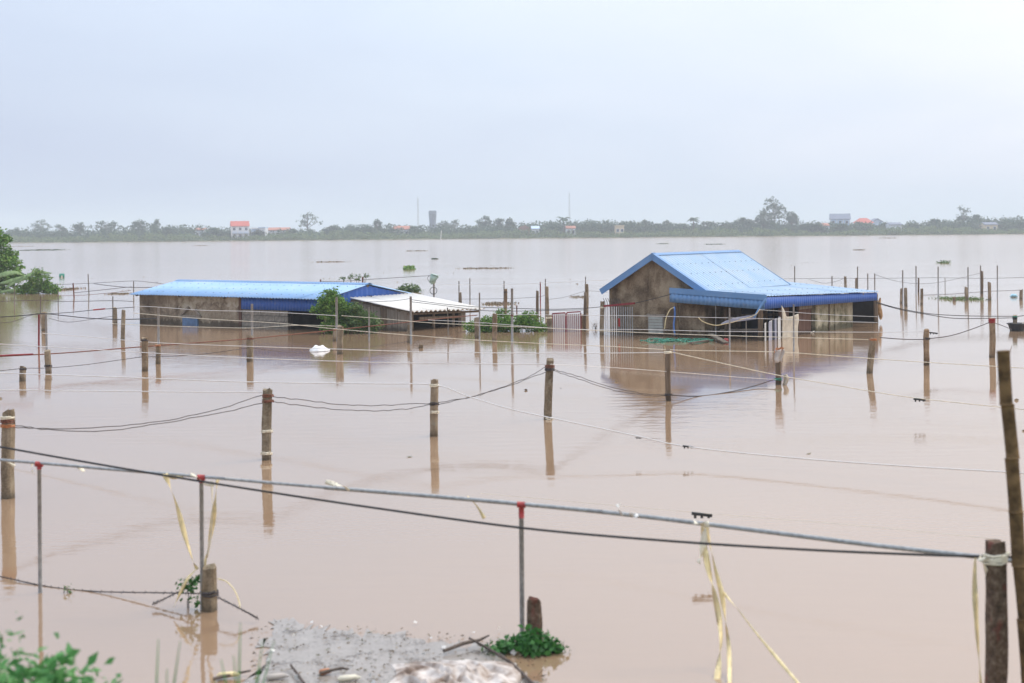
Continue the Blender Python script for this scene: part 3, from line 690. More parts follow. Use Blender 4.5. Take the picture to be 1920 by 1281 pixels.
# ------------------------------------------------------------------ white-roofed lean-to at the end of the long shed
def lean_to():
    O, g, r_, L = SH_O, SH_g, SH_r, SH_L
    E_ = O + g * (L + 0.06)
    t_ = empty('lean_to', (E_.x, E_.y, 0), R(-34)); tag(t_, 'lean-to of grey boards with a white wavy fibre roof against the long shed', 'lean-to')
    y0 = line_px(E_, r_, 653, 0.94); y1 = 4.25; X = 2.45
    A, B, C, D = (0.06, y0, 0.955), (0.06, y1, 0.955), (X + 0.15, y1 + 0.45, 0.50), (X, y0 - 0.02, 0.60)
    rf = MB().box(0.05, 0.13, y0 + .05, y1 - .1, 0.85, 0.92).build('roof', m_wood, t_)
    corrugated(A, B, C, D, 0.19, 0.028, 'roof_sheet', m_roofwhite, rf, 4, th=0.008, jitter=0.004, seed=5, per=8, rows=3)
    for k in range(4):
        yy = y0 + 0.1 + k * (y1 - y0 - .1) / 3.2
        MB().beam((0.1, yy, 0.89), (X - 0.05, yy + 0.05, 0.535), 0.05, 0.06).build('rafter', m_wood, rf)
    MB().beam((X - 0.15, y0 + .02, 0.525), (X + .0, y1 + 0.3, 0.43), 0.06, 0.06).build('purlin', m_wood, rf)
    # boarded side facing the camera
    rng = random.Random(8)
    side = MB().box(0.15, X - 0.12, y0 + 0.165, y0 + 0.20, 0.02, 0.07).build('side_wall', m_wood, t_)
    n = 17
    for k in range(n):
        x0 = 0.12 + (X - 0.22) * k / n; x1 = 0.12 + (X - 0.22) * (k + 1) / n - 0.012
        zt_ = 0.90 - (x0 / X) * 0.36 - (0.0 if k != 9 else 0.05)
        MB().box(x0, x1, y0 + 0.12 + rng.uniform(-.015, .012), y0 + 0.16, BED, zt_).build('plank', m_woodg if k not in (8, 9) else m_wood, side)
    # front: posts and open side, its shade painted onto the inner walls
    for yy in (y0 + 0.18, y0 + 1.25, y1 - 0.9):
        MB().tube([(X - 0.12, yy, BED), (X - 0.14, yy + .02, 0.52)], 0.045, 7).build('timber_post', m_wood, t_)
    MB().box(X - 0.2, X - 0.08, y1 - 0.55, y1 - 0.3, BED, 0.44).build('corner_post', m_woodg, t_)
    MB().box(0.2, X - .3, y1 - 0.3, y1 - .24, BED, 0.5).build('back_wall', m_shade, t_)
    MB().box(1.05, 1.12, y0 + .25, y1 - .35, BED, 0.62).build('partition', m_shade, t_)
    MB().beam((X - 0.1, y0 + 0.5, 0.37), (X - 0.1, y1 - .5, 0.30), 0.03, 0.08).build('rail', m_wood, t_)
lean_to()

# ------------------------------------------------------------------ gabled blue-roofed house with canopy
def gabled_house():
    O = WP(1143, 625.5); rz = R(-35); rng = random.Random(9)
    t_ = empty('gabled_house', (O.x, O.y, 0), rz); tag(t_, 'flooded house with mouldy gable wall, steep light blue roof and blue-edged canopy', 'house')
    g = Vector((math.cos(rz), math.sin(rz), 0)); r_ = Vector((-math.sin(rz), math.cos(rz), 0))
    Wd, Lh, ze, zr = 3.05, 5.1, 1.34, 2.27
    # walls
    MB().prism([(0, BED), (Wd, BED), (Wd, ze - .04), (Wd / 2, zr - 0.07), (0, ze - .04)], 1, 0, 0.16).build('gable_wall', m_gable, t_)
    MB().prism([(0.002, BED), (Wd - .002, BED), (Wd - .002, ze - .04), (Wd / 2, zr - 0.07), (0.002, ze - .04)], 1, Lh - .16, Lh).build('back_gable_wall', m_gable, t_)
    MB().box(0.0, 0.16, 0.162, Lh - .162, BED, ze - .05).build('side_wall', m_gable, t_)
    MB().box(Wd - .16, Wd - 0.003, 0.162, Lh - .162, BED, ze - .06).build('inner_side_wall', m_gable, t_)
    MB().box(1.05, 1.13, -0.045, -0.001, BED, 1.75).build('render_streak', m_gable, t_) if False else None
    # small louvred window
    w0, w1 = line_px(O, g, 1216), line_px(O, g, 1246)
    w_ = MB().box(w0, w1, -0.03, 0.02, 0.02, 0.56).build('window', m_woodg, t_)
    MB().box(w0 - .03, w1 + .03, -0.06, 0.01, 0.565, 0.60).build('lintel', m_woodg, w_)
    for k in range(6): MB().box(w0 + .03, w1 - .03, -0.05, -0.031, 0.05 + k * .08, 0.05 + k * .08 + .068).build('louvre', m_glass, w_)
    # roof
    ov = 0.17; sl_ = (zr - ze) / (Wd / 2); zlo = ze - ov * sl_
    rf = MB().box(Wd / 2 - .05, Wd / 2 + .05, -.1, Lh + .1, zr - 0.12, zr - .04).build('roof', m_wood, t_)
    for sx, nm_ in ((1, 'roof_sheet'), (-1, 'roof_sheet')):
        xe = Wd / 2 + sx * (Wd / 2 + ov)
        A, B = (Wd / 2, -0.17, zr + .022), (Wd / 2, Lh + .18, zr + .022); C, D = (xe, Lh + .18, zlo + .02), (xe, -0.17, zlo + .02)
        corrugated(A, B, C, D, 0.17, 0.012, nm_, m_roofpale, rf, 6, prof='box', jitter=0.002, seed=3, per=10)
        screws(rf, A, B, C, D, (0.30, 0.55, 0.86), 15, rng)
        # verge trim over the gable edge
        MB().beam((Wd / 2 - sx * .02, -0.20, zr - 0.035), (xe, -0.20, zlo - 0.035), 0.012, 0.17).build('verge_trim', m_trim, rf)
        MB().beam((Wd / 2 - sx * .02, -0.12, zr + 0.055), (xe, -0.12, zlo + 0.055), 0.18, 0.012).build('verge_cap', m_trim, rf)
        MB().beam((Wd / 2 - sx * .02, Lh + 0.20, zr + 0.0), (xe, Lh + 0.20, zlo + 0.0), 0.012, 0.10).build('verge_trim', m_trim, rf)
        for k in range(4): MB().beam((Wd / 2 + sx * (.3 + k * .4), -.15, zr - .06 - sl_ * (.3 + k * .4)), (Wd / 2 + sx * (.3 + k * .4), Lh + .15, zr - .06 - sl_ * (.3 + k * .4)), .05, .05).build('purlin', m_wood, rf)
    MB().sheet([[(Wd / 2 - .10, y, zr - .012), (Wd / 2, y, zr + .045), (Wd / 2 + .10, y, zr - .012)] for y in (-.18, Lh / 2, Lh + .2)], 0.006).build('ridge_cap', m_trim, rf)
    # canopy
    x1, x2, y1, y2 = 2.2, 5.05, -0.42, 6.75
    c1, c2, c3, c4 = Vector((x1, y1, 1.33)), Vector((x2, y1, 1.19)), Vector((x2 + .45, y2, 1.03)), Vector((x1 + .25, y2, 1.28))
    cp = MB().beam((x1 + .1, y1 + .1, 1.24), (x1 + .3, y2 - .1, 1.19), .05, .05).build('canopy', m_wood, t_)
    for s in corrugated(c1, c4, c3, c2, 0.17, 0.010, 'canopy_sheet', m_roofpale, cp, 7, prof='box', jitter=0.002, seed=6, per=10): pass
    screws(cp, c1, c4, c3, c2, (0.25, 0.6, 0.9), 20, rng)
    MB().beam(c1 + Vector((0, -.015, -.035)), c2 + Vector((0.06, -.015, -.035)), 0.012, 0.15).build('fascia', m_trim, cp)
    corrugated(c1 + Vector((0, .0, -.10)), c2 + Vector((0, .0, -.10)), c2 + Vector((0, .0, -.36)), c1 + Vector((0, .0, -.36)), 0.125, 0.012, 'valance', m_trim, cp, 2)
    va = corrugated(c2 + Vector((-.02, .02, -.03)), c3 + Vector((-.06, 0, -.03)), c3 + Vector((-.06, 0, -.27)), c2 + Vector((-.02, .02, -.34)), 0.125, 0.012, 'valance', m_clad, cp, 4)
    # bent trim strip drooping at the corner
    drape('loose_trim', m_trim, cp, lambda u, v: c2 + Vector((0.05 - 0.25 * u + 0.02 * v, -0.03 - .25 * u * u + .0 * v, -0.04 - 0.50 * u ** 1.6 - .12 * v * (1 - .5 * u))), 8, 3, 0.006)
    for k in range(5):
        a, b = c1.lerp(c4, (k + .3) / 5) + Vector((.05, 0, -.06)), c2.lerp(c3, (k + .3) / 5) + Vector((-.05, 0, -.06))
        MB().beam(a, b, .05, .06).build('rafter', m_wood, cp)
    # posts and walls under the canopy
    P0 = O + g * (x2 - .12)
    yp = lambda px, z=.3: line_px(P0, r_, px, z)
    xw = x2 - .12
    ycorner = -0.30
    cpst = MB().tube([(xw - .08, ycorner, BED), (xw - .06, ycorner, 1.1)], 0.075, 8).build('corner_post', m_wood, t_)
    MB().box(x1 + .12, x1 + .2, -0.36, -0.28, BED, 1.2).build('front_post', m_gable, t_) 
    MB().box(Wd + .02, xw - .4, 3.2, 3.28, BED, 1.15).build('inner_partition', m_shade, t_)  # partition coloured near-black to paint the shade under the canopy
    MB().box(Wd + .05, Wd + 1.0, 2.2, 2.26, BED, 1.1).build('navy_sheet', m_navy, t_)
    # props and clutter inside the open bays
    for (xx, yy, zz) in ((3.5, .35, 1.05), (4.3, 1.2, 1.0), (4.0, 2.3, 1.0)): MB().tube([(xx, yy, BED), (xx + .03, yy, zz)], .045, 7).build('inner_post', m_wood, t_)
    MB().beam((3.3, .5, .18), (4.75, .2, .26), .12, .05).build('shelf_board', m_woodg, t_)
    MB().beam((3.2, .9, .55), (4.8, 1.5, .60), .05, .07).build('tie_beam', m_wood, t_)
    # doors
    d0, d1 = yp(1496), yp(1519)
    dr = MB().box(xw - .04, xw - .001, d0, d1, 0.70, 0.80).build('plank_door', m_door, t_)
    n = 6
    for k in range(n):
        ya, yb = d0 + (d1 - d0) * k / n, d0 + (d1 - d0) * (k + 1) / n - .008
        MB().box(xw + .0, xw + .03 + rng.uniform(0, .008), ya, yb, BED, 0.82 + rng.uniform(-.01, .01)).build('plank', m_door, dr)
    MB().box(xw + .042, xw + .06, d0 - .02, d1 + .02, 0.71, 0.80).build('ledge', m_woodg, dr)
    d2, d3 = yp(1463), yp(1480)
    MB().box(xw - .05, xw - .01, d2, d3, BED, 0.80).build('inner_door', m_door, t_)
    # plastered bay, then open end bay with recess shade painted on its walls
    q0, q1, q2 = yp(1524), yp(1594), yp(1638)
    MB().box(xw - .04, xw + .08, q0, q1, BED, 0.83).build('plaster_wall', m_lichenwall, t_)
    for px_ in (1549, 1560): MB().box(xw + .082, xw + .11, yp(px_) - .03, yp(px_) + .03, BED, 0.84).build('wall_post', m_lichenwall if px_ == 1560 else m_wood, t_)
    MB().box(xw - 1.3, xw - 1.2, q1 + .05, q2 + .3, BED, 0.9).build('end_bay_wall', m_shade, t_)
    MB().box(xw - 1.2, xw + .02, q2 + .02, q2 + .1, BED, 0.86).build('end_wall', m_shade, t_)
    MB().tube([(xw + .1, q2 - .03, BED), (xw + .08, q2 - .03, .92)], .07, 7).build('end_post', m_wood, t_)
    MB().box(Wd + .4, xw - .1, q1 + .0, q1 + .06, BED, 0.95).build('inner_wall', m_shade, t_)
    # canopy diagonal braces
    MB().beam((xw + .02, yp(1578), .83), (xw + .02, yp(1570), .93), .04, .05).build('brace', m_wood, t_)
    return O, g, r_, xw, yp, x2
HO, Hg, Hr, HXW, Hyp, HX2 = gabled_house()
def hloc(x, y, z): return HO + Hg * x + Hr * y + Vector((0, 0, z))

# loose things at the gabled house
def things_at_house():
    ya, yb = Hyp(1427), Hyp(1457)
    t_ = empty('metal_sheet', hloc(HXW + .10, ya, 0), R(-35)); tag(t_, 'pale lilac corrugated metal sheet standing upright by the canopy corner post', 'metal sheet')
    n = 7
    for k in range(n):
        y0_, y1_ = (yb - ya) * k / n, (yb - ya) * (k + 1) / n; zt_ = .47 + .02 * k; xo = .05 if k % 2 else 0.0
        MB().sheet([[(xo, y0_ + .004, zt_), (xo, y0_ + .004, BED + .3)], [(xo + (.02 if k % 3 else -.02), y1_ - .004, zt_ + .02), (xo + (.02 if k % 3 else -.02), y1_ - .004, BED + .3)]], .004).build('strip', m_white if k in (0, 2, 5) else (m_pinksheet if k != 3 else m_navy), t_)
    y0, y1 = Hyp(1455), Hyp(1486)
    def cl(u, v):
        w = y1 - y0
        z = 0.62 - u * 0.66 + (0.28 * max(0, 1 - v * 3.2) if u < .3 else 0) * (1 - u * 3)
        return hloc(HXW + .17 + 0.016 * math.sin(v * 13 + u * 3) + .006 * math.sin(u * 9), y0 + w * (v * (1 - .04 * u) + .012 * math.sin(u * 7) * v), z - .05 * math.sin(v * 3.1) * (1 - u))
    tag(drape('cloth', m_cloth, None, cl, 16, 18, .008), 'beige cloth hanging in folds beside the brown plank door', 'cloth')
    ps = hloc(HXW + .16, Hyp(1640) + .02, 0)
    rng = random.Random(5); m = MB(); m.tube([ps + Vector((0, 0, z_)) + Vector((.03 * math.sin(z_ * 9), 0, 0)) for z_ in (.1, .2, .35, .5, .65, .78)], [.03, .06, .08, .075, .05, .02], 9)
    tag(m.build('hanging_sack', m_tan, None, True), 'tan sack hung on the end post of the canopy', 'sack')
    a = hloc(2.0, -.5, 0)
    # blue strip on the gable corner
    b0 = hloc(2.30, -.40, .05)
    def st(u, v): return b0 + Hg * (.05 * v + .02 * math.sin(u * 7)) + Vector((0, -.02 * math.sin(v * 3), .80 * (1 - u)))
    tag(drape('plastic_strip', m_blueplastic, None, st, 9, 3, .006), 'narrow blue plastic strip hanging against the mouldy gable', 'plastic strip')
    # straw strap tied at gable post, and long looping strap under canopy
    tag(MB().tube(smooth_path([P(1246, 617, 39.2), P(1249, 597, 39.2), P(1256, 581, 39.2), P(1263, 577, 39.1)]), .015, 5).build('straw_strap', m_straw), 'short straw strap looped over the gable-side post beside the louvred window', 'strap')
    tag(MB().tube(smooth_path([P(1309, 595, 37.6), P(1318, 603, 37.6), P(1340, 610, 37.5), P(1362, 607, 37.4), P(1385, 601, 37.3), P(1415, 591, 37.1), P(1425, 580, 37.0)]), .011, 5).build('straw_strap', m_straw), 'long straw strap sagging across the dark canopy opening', 'strap')
    m = MB()
    for k in range(5): m.tube(smooth_path([P(1352 + 2 * k, 607 - k, 38), P(1380, 603 - k * 1.6, 38), P(1418, 598 - k * 2, 38)]), .012, 4)
    tag(m.build('twisted_sheet', m_pinksheet), 'twisted grey plastic sheeting strung in the dark canopy opening', 'plastic sheet')
things_at_house()

# ------------------------------------------------------------------ posts, pipes and stakes standing in the flood
POST_D = {}
def post(x, ytop, ybase, wpx, label, kind='concrete', group=None, top_dx=0.0, cat=None, name=None, tie=None, notch=True, seed=None, taper=1.0):
    rng = random.Random(int(x * 7 + ytop) if seed is None else seed)
    b = WP(x, ybase); d = b.y; tp = P(x + top_dx, ytop, d); w = wpx * d / FPX * (0.86 if kind in ('concrete', 'wood') else 1.0)
    POST_D[x] = d
    lean = (tp.x - b.x) / max(0.15, tp.z)
    H = tp.z; L = H - BED
    m = MB(); n = 8 if kind == 'concrete' else 7
    if kind in ('concrete', 'wood'):
        seg = max(6, int(L / 0.16)); vs_ = []; fs = []
        rot = rng.uniform(-.35, .35)
        for i in range(seg + 1):
            z = BED + L * i / seg
            for k in range(n):
                if kind == 'concrete':           # square with worn corners
                    q = [(1, .62), (.62, 1), (-.62, 1), (-1, .62), (-1, -.62), (-.62, -1), (.62, -1), (1, -.62)][k]
                else:
                    q = (math.cos(2 * math.pi * k / n), math.sin(2 * math.pi * k / n))
                sc_ = w / 2 * (1 - (1 - taper) * i / seg) * (1 + rng.uniform(-.075, .06)) * (rng.uniform(.86, .97) if i == seg else 1)
                px_, py_ = q[0] * sc_, q[1] * sc_
                px_, py_ = px_ * math.cos(rot) - py_ * math.sin(rot), px_ * math.sin(rot) + py_ * math.cos(rot)
                wob = 0.09 * w * math.sin(z * 3 + x)
                vs_.append((px_ + lean * (z) + wob - 0, py_, z - BED + (rng.uniform(-.28, .12) * w if i == seg else 0)))
        fs = [(i*n+k, i*n+(k+1)%n, (i+1)*n+(k+1)%n, (i+1)*n+k) for i in range(seg) for k in range(n)] + [tuple(range(n))[::-1], tuple(range(seg*n, seg*n+n))]
        m.add(vs_, fs)
    else:
        m.tube([(lean * BED, 0, 0), (lean * H * .5, 0, L * .5 - BED * .25), (lean * H, 0, L)], [w / 2 * 1.05, w / 2, w / 2 * (0.8 if kind == 'stick' else 1)], 8)
    mat = m_concrete_red if x in (1866, 1000) else {'concrete': m_concrete, 'pipe': m_galv, 'stick': m_stick, 'rust': m_rust, 'wood': m_wood, 'red': m_dred}[kind]
    nm = name or {'concrete': 'concrete_post', 'pipe': 'metal_pipe', 'stick': 'stake', 'rust': 'rusty_pole', 'wood': 'timber_post', 'red': 'red_pole'}[kind]
    o = m.build(nm, mat, None, kind not in ('concrete',)); o.location = (b.x, b.y, BED)
    tag(o, label, cat or {'concrete': 'post', 'pipe': 'pipe', 'stick': 'stake', 'rust': 'pole', 'wood': 'post', 'red': 'pole'}[kind], group)
    if tie:                                  # wire or string wound round the post
        for (yy, mt, nm2) in tie:
            zz = P(x, yy, d).z; tm = MB(); pts = []
            for k in range(27):
                a = k * 2 * math.pi / 9; pts.append((lean * zz + w * .62 * math.cos(a), w * .62 * math.sin(a), zz - BED + .014 * (k / 9 - 1.5) + rng.uniform(-.006, .006)))
            tm.tube(pts, 0.007, 4).build(nm2, mt, o)
    return o
TIE = 'wire_tie'
GROW = 'posts of the near fence row'
post(17, 769, 934, 24, 'thick concrete post bound with orange wire near its top, above the black cable', tie=[(798, m_orange, TIE), (790, m_rust, TIE), (783, m_cream, TIE)], top_dx=-3)
post(499, 728, 862, 20, 'near-row concrete post with rusty ties, the one next to the orange-bound post', group=GROW, top_dx=4, tie=[(742, m_rust, TIE), (752, m_rust, TIE), (808, m_cream, TIE), (850, m_cream, TIE)])
post(815, 711, 818, 16, 'near-row concrete post from whose top a white line drops toward the bamboo pole', group=GROW, top_dx=-1, tie=[(723, m_cream, TIE), (757, m_dwire, TIE), (773, m_cream, TIE)])
post(1028, 673, 786, 17, 'near-row concrete post with a pale ring of string just above water', group=GROW, top_dx=3, tie=[(687, m_rust, TIE), (693, m_dwire, TIE), (785, m_cream, TIE)])
post(1254, 654, 752, 13.5, 'narrow crooked post in front of the gable reflection, white lines tied to its top', 'wood', top_dx=-2, tie=[(661, m_cream, TIE), (740, m_dwire, TIE)], taper=.9)
o = post(1459, 668, 721, 13, 'post wrapped in rags and orange string in front of the canopy', 'wood', tie=[(654 + 6, m_orange, TIE), (711, m_net, TIE)])
post(1631, 634, 700, 12, 'leaning concrete post off the canopy corner, tied with red string', top_dx=7, tie=[(637, m_orange, TIE)])
post(1737, 617, 685, 11.5, 'plain pale concrete post in open water between leaning post and red-capped post', top_dx=1, tie=[(635, m_dwire, TIE)])
post(1860, 597, 670, 11.5, 'concrete post with a red wrapped cap, joined by a sagging dark wire', tie=[(599, m_red, 'red_wrap'), (601, m_red, 'red_wrap'), (604, m_red, 'red_wrap')])
# foreground stumps
post(395, 1061, 1145, 29, 'short concrete stump beside a grey upright, leafy vine on one side', top_dx=-3, seed=4, tie=[(1112, m_dwire, TIE)])
post(1000, 1122, 1204, 33, 'short reddish concrete stump rising from a clump of green leaves', top_dx=-1, seed=5)
post(1866, 1012, 1330, 40, 'big concrete post with red smears where the grey rail ends', top_dx=0, seed=6, tie=[(1045, m_cream, TIE), (1050, m_cream, TIE)])
# left side
post(43, 687, 715, 12, 'shortest stump standing alone in water, barbed wire at its top', seed=8, tie=[(692, m_dwire, TIE)])
post(91, 657, 699, 13, 'stubby concrete post with loose wire ends, next to a red pole', top_dx=-1, tie=[(686, m_dwire, TIE)])
post(82, 584, 620, 10, 'concrete post where dark cables cross, ahead of the banana grove')
post(216, 577, 608, 8.5, 'shorter of two close concrete posts beside the shed end')
post(231, 581, 637, 8.5, 'taller of two close concrete posts beside the shed end')
post(271, 633, 696, 12.5, 'square grey post with flared top in front of the shed end', tie=[(638, m_dwire, TIE)])
post(296, 645, 682, 10, 'rust-capped post carrying a white pipe in front of the shed wall', tie=[(648, m_orange, TIE)])
post(469, 630, 678, 12, 'mossy concrete post with a pipe, in front of the block wall', tie=[(635, m_rust, TIE)])
post(638, 610, 664, 12, 'double-width concrete post near the floating white sack', top_dx=1)
post(628, 616, 640, 9, 'squat post behind the post by the floating white sack')
post(767, 609, 643, 10, 'reddish brown post under the white wavy roof edge')
post(790, 646, 653, 10, 'stump barely above water in front of the lean-to')
GIS = 'posts at the leafy island'
post(895, 595, 634, 10.5, 'brown concrete post standing at the leafy island, toward the lean-to', group=None)
post(928, 587, 640, 10, 'grey concrete post standing in front of the leafy island')
post(863, 548, 567, 6, 'small concrete post behind the white wavy roof edge')
post(948, 542, 590, 6.6, 'tall ochre post behind the leafy island with debris on its top', tie=[(548, m_dwire, TIE)])
post(1007, 545, 613, 6.6, 'crooked dark timber post behind the leafy island', 'wood', top_dx=1)
post(1026, 537, 592, 7, 'tall pale concrete post behind the red and white gate')
post(1031, 590, 623, 11, 'broad leaning post hinging the red and white gate', top_dx=-2, tie=[(596, m_cream, TIE)])
post(1093, 590, 620, 10, 'brown post at the far hinge of the red and white gate')
post(1100, 533, 586, 7, 'tall slim concrete post just behind the red and white gate latch')
post(1097, 548, 621, 6, 'dark wet timber pole beside the red and white gate', 'wood')
post(1129, 565, 628, 8.5, 'concrete post at the barred gate against the mouldy gable', tie=[(577, m_cream, TIE)])
post(1255, 573, 626, 8, 'timber post against the gable wall beside the louvred window', 'wood')
# right side
GRT = 'posts in the open water beyond the canopy'
post(1690, 541, 569, 6.2, 'darker of a pair of posts standing close together beyond the canopy')
post(1698, 540, 574, 6.4, 'paler of a pair of posts standing close together beyond the canopy')
post(1722, 521, 548, 4, 'thin mossy post farther back behind the close pair', 'wood')
post(1728, 541, 571, 6, 'single dark concrete post next to the close pair')
post(1789.6, 557, 564.5, 6, 'stub of a post in the green floating weed')
post(1812, 538, 563, 6.5, 'post standing against the green floating weed with a pipe touching it')
post(1841, 508, 551, 5.8, 'tall dark knobbly post with a reddish top beyond the floating weed', 'wood')
post(1855, 529, 563, 6.2, 'two-toned concrete post beside the tall dark knobbly post')
post(1915, 543, 561, 6.5, 'short thick post beyond the black tub')
post(1903, 591, 620, 8, 'post topped with a knot of dark cables behind the black tub', tie=[(594, m_net, TIE), (596, m_black, TIE), (598, m_black, TIE)])
post(1585, 518, 545, 5, 'concrete post behind the canopy roof, nearer the gable', group=None)
post(1606, 521, 547, 5, 'concrete post behind the canopy roof, nearer its tip', group=None)
# pipes and thin stakes
UP = 'pipes and stakes in the flooded fences'
for (x, a, b_, w_) in [(860.5, 527, 566, 'rising behind the small post at the wavy roof edge'), (881, 522, 568, 'standing alone between the wavy roof edge and the ochre post'), (945, 527, 588, 'rising behind the tall ochre post'), (1022.6, 523, 590, 'rising behind the tall pale concrete post'), (1098, 519, 580, 'rising behind the tall slim post at the gate latch'), (1490, 499, 546, 'where the canopy roof meets the gabled roof'), (1608, 500, 548, 'rising behind a concrete post at the canopy tip')]:
    post(x, a, b_, 2.2, 'thin grey stake ' + w_, 'stick', UP)
for (x, a, b_, w_) in [(1560, 518, 552, 'grey pipe behind the middle of the canopy roof'), (1627, 513, 552, 'plain grey pipe just behind the canopy tip'), (1640, 513, 556, 'grey pipe at the canopy tip where a slack wire begins'), (1692.5, 507, 571, 'tall grey pipe rising between the close pair of posts'), (1717.5, 499, 551, 'tall grey pipe beside the thin mossy post'), (1759, 500, 563, 'tall grey pipe standing alone between close pair and floating weed'), (1815, 501, 562, 'tall grey pipe touching the post in the floating weed'), (1838.5, 498, 549, 'grey pipe rising behind the tall dark knobbly post'), (1870, 498, 558, 'tall grey pipe beyond the two-toned concrete post'), (1772, 521, 540, 'short hair-thin rod under the level wire by the floating weed')]:
    post(x, a, b_, 2.3 if x != 1772 else 1.4, w_, 'pipe', UP)
post(297, 577, 645, 4.5, 'white-grey pipe standing on the rust-capped post by the shed wall', 'pipe')
post(472.5, 570, 640, 4.5, 'grey pipe with a dark clamp in front of the blue cladding', 'pipe')
post(494, 579, 612, 4, 'pale pipe leaning on the block wall', 'pipe')
post(506, 579, 613, 2.2, 'thin red rusty rod in front of the block wall', 'rust')
post(631, 558, 640, 4.6, 'grey pipe in front of the conical bush', 'pipe')
post(692, 576, 640, 3, 'slim grey pipe in front of the grey boards', 'pipe')
post(771, 556, 646, 4.4, 'tall grey pipe crossing the white wavy roof', 'pipe', top_dx=-1)
post(842, 577, 628, 2.6, 'bent timber stick propping the white wavy roof', 'stick', top_dx=-3)
post(899, 549, 640, 2.8, 'slim pipe at the lean-to side of the leafy island', 'pipe')
post(960, 541, 643, 4.6, 'thick grey pipe with a rusty joint in front of the leafy island', 'pipe', tie=[(592, m_rust, TIE)])
post(969, 573, 606, 2.3, 'short dark rod standing behind the leafy island', 'rust')
post(1013, 529, 570, 2.2, 'dark red-topped rod beside the crooked timber post', 'red')
post(72, 590, 652, 3.6, 'dark red pole leaning slightly where the cables cross', 'red', top_dx=1)
post(89, 589, 655, 4.2, 'pale pipe beside the dark red pole', 'pipe', top_dx=-3)
post(76, 558, 588, 2.4, 'pale thin stake near the concrete post where dark cables cross', 'stick')
post(27, 536, 566, 1.8, 'thin pale stake among the drooping banana leaves', 'stick')
post(141, 531, 558, 2.6, 'dark leaning stake in open water off the banana grove', 'rust', top_dx=-4)
post(168, 514, 552, 2.2, 'taller leaning stake in open water off the banana grove', 'stick', top_dx=-3)
post(109, 544, 570, 1.8, 'hair-thin stake at the edge of the banana grove', 'stick')
post(211.5, 556, 600, 2.4, 'thin stake rising behind the two close concrete posts', 'stick')
post(250.5, 527, 556, 2.2, 'thin stake at the roof corner of the long shed', 'stick')
post(601, 524, 560, 2.8, 'short rusty stub just behind the long blue ridge', 'rust')
post(680, 519, 556, 2.8, 'rusty stub by the seedling behind the long blue ridge', 'rust')
post(1309, 592, 630, 2.6, 'grey rod in front of the mouldy gable wall under the canopy', 'pipe')
post(1342, 573, 638, 1.6, 'cord-thin rod standing beside the gable under the canopy', 'pipe')
post(1368, 578, 652, 3.2, 'grey pipe in front of the dark canopy opening', 'pipe')
post(1399, 602, 644, 1.8, 'thin pale rod in front of the dark canopy opening', 'pipe')
post(1488, 571, 658, 3, 'slim grey pipe in front of the brown plank door', 'pipe')

# ------------------------------------------------------------------ wires and lines
def wire(label, pts, r=0.006, m=None, name='wire', group=None, cat='wire', barbs=False, k=6, jit=0.0):
    rng = random.Random(len(label) + int(pts[0][0])); q = []
    for p in pts: q.append(P(*p))
    for p_, v in zip(pts, q):
        if v.z < 0.0: v.z = 0.01
    q = smooth_path(q, k)
    if jit: q = [v + Vector((0, 0, rng.uniform(-jit, jit))) for v in q]
    o = MB().tube(q, r, 5).build(name, m or m_dwire, None, True); tag(o, label, cat, group)
    if barbs:
        bm = MB(); L = 0; last = q[0]; step = 0.13
        for i in range(len(q) - 1):
            a, b_ = q[i], q[i + 1]; n = max(1, int((b_ - a).length / step))
            for j in range(n):
                c = a.lerp(b_, (j + .5) / n); d_ = Vector((rng.uniform(-1, 1), rng.uniform(-.5, .5), 1)).normalized() * 0.017
                bm.tube([c - d_, c + d_], r * 0.45, 4)
        bo = bm.build('barbs', m or m_dwire, o); tag(bo, kind='stuff')
    return o
def along(px0, d0, ang=-35):
    """distance of any picture column on the fence line that passes (px0, d0) and runs parallel to the houses"""
    gx, gy = math.cos(R(ang)), math.sin(R(ang)); X0 = (px0 - 960) / FPX * d0
    def f(px):
        k = (px - 960) / FPX
        t_ = (k * d0 - X0) / (gx - k * gy); return d0 + gy * t_
    return f
def gline(label, px0, d0, pts, r=0.005, m=None, name='white_line', cat='line', ang=-35, **kw):
    f = along(px0, d0, ang); return wire(label, [(x, y, f(x)) for x, y in pts], r * 1.4, m or m_wtape, name, cat=cat, **kw)
pd = POST_D
gline('white line through the second near-row post, running low toward the tall bamboo pole', 815, pd[815], [(-20, 698.5), (240, 708), (470, 716.5), (700, 719.5), (815, 722), (880, 744), (960, 768), (1030, 783), (1110, 800), (1200, 819), (1290, 838), (1480, 858), (1680, 873), (1900, 886), (2000, 893)], 0.006)
gline('white line ending at the top of the near-row post over the grey rail', 499, pd[499], [(-20, 731), (150, 733), (370, 735), (495, 736)], 0.005)
gline('white line ending at the wired post below the gable reflection', 1028, pd[1028], [(-20, 644), (150, 654), (300, 663), (480, 672), (650, 678), (800, 681.5), (1026, 683)], 0.005)
gline('white line from the red pole to the narrow crooked post', 1254, pd[1254], [(80, 625), (180, 633), (300, 643), (480, 650), (640, 655), (800, 660), (1000, 662.5), (1120, 662.5), (1251, 661)], 0.005)
gline('pale line passing below the canopy at water level and over the leafy island', 1459, pd[1459], [(250, 587), (330, 594), (400, 599), (520, 606), (630, 617), (760, 628), (880, 637), (1030, 645), (1150, 650), (1280, 657), (1450, 660), (1560, 667), (1700, 677), (1930, 691)], 0.005, m_cream)
gline('pale line from the lean-to across the gate to the leaning post', 1631, pd[1631], [(640, 592), (720, 598), (800, 605), (900, 610), (1000, 614), (1120, 620), (1280, 627), (1450, 632), (1628, 637)], 0.005, m_cream)
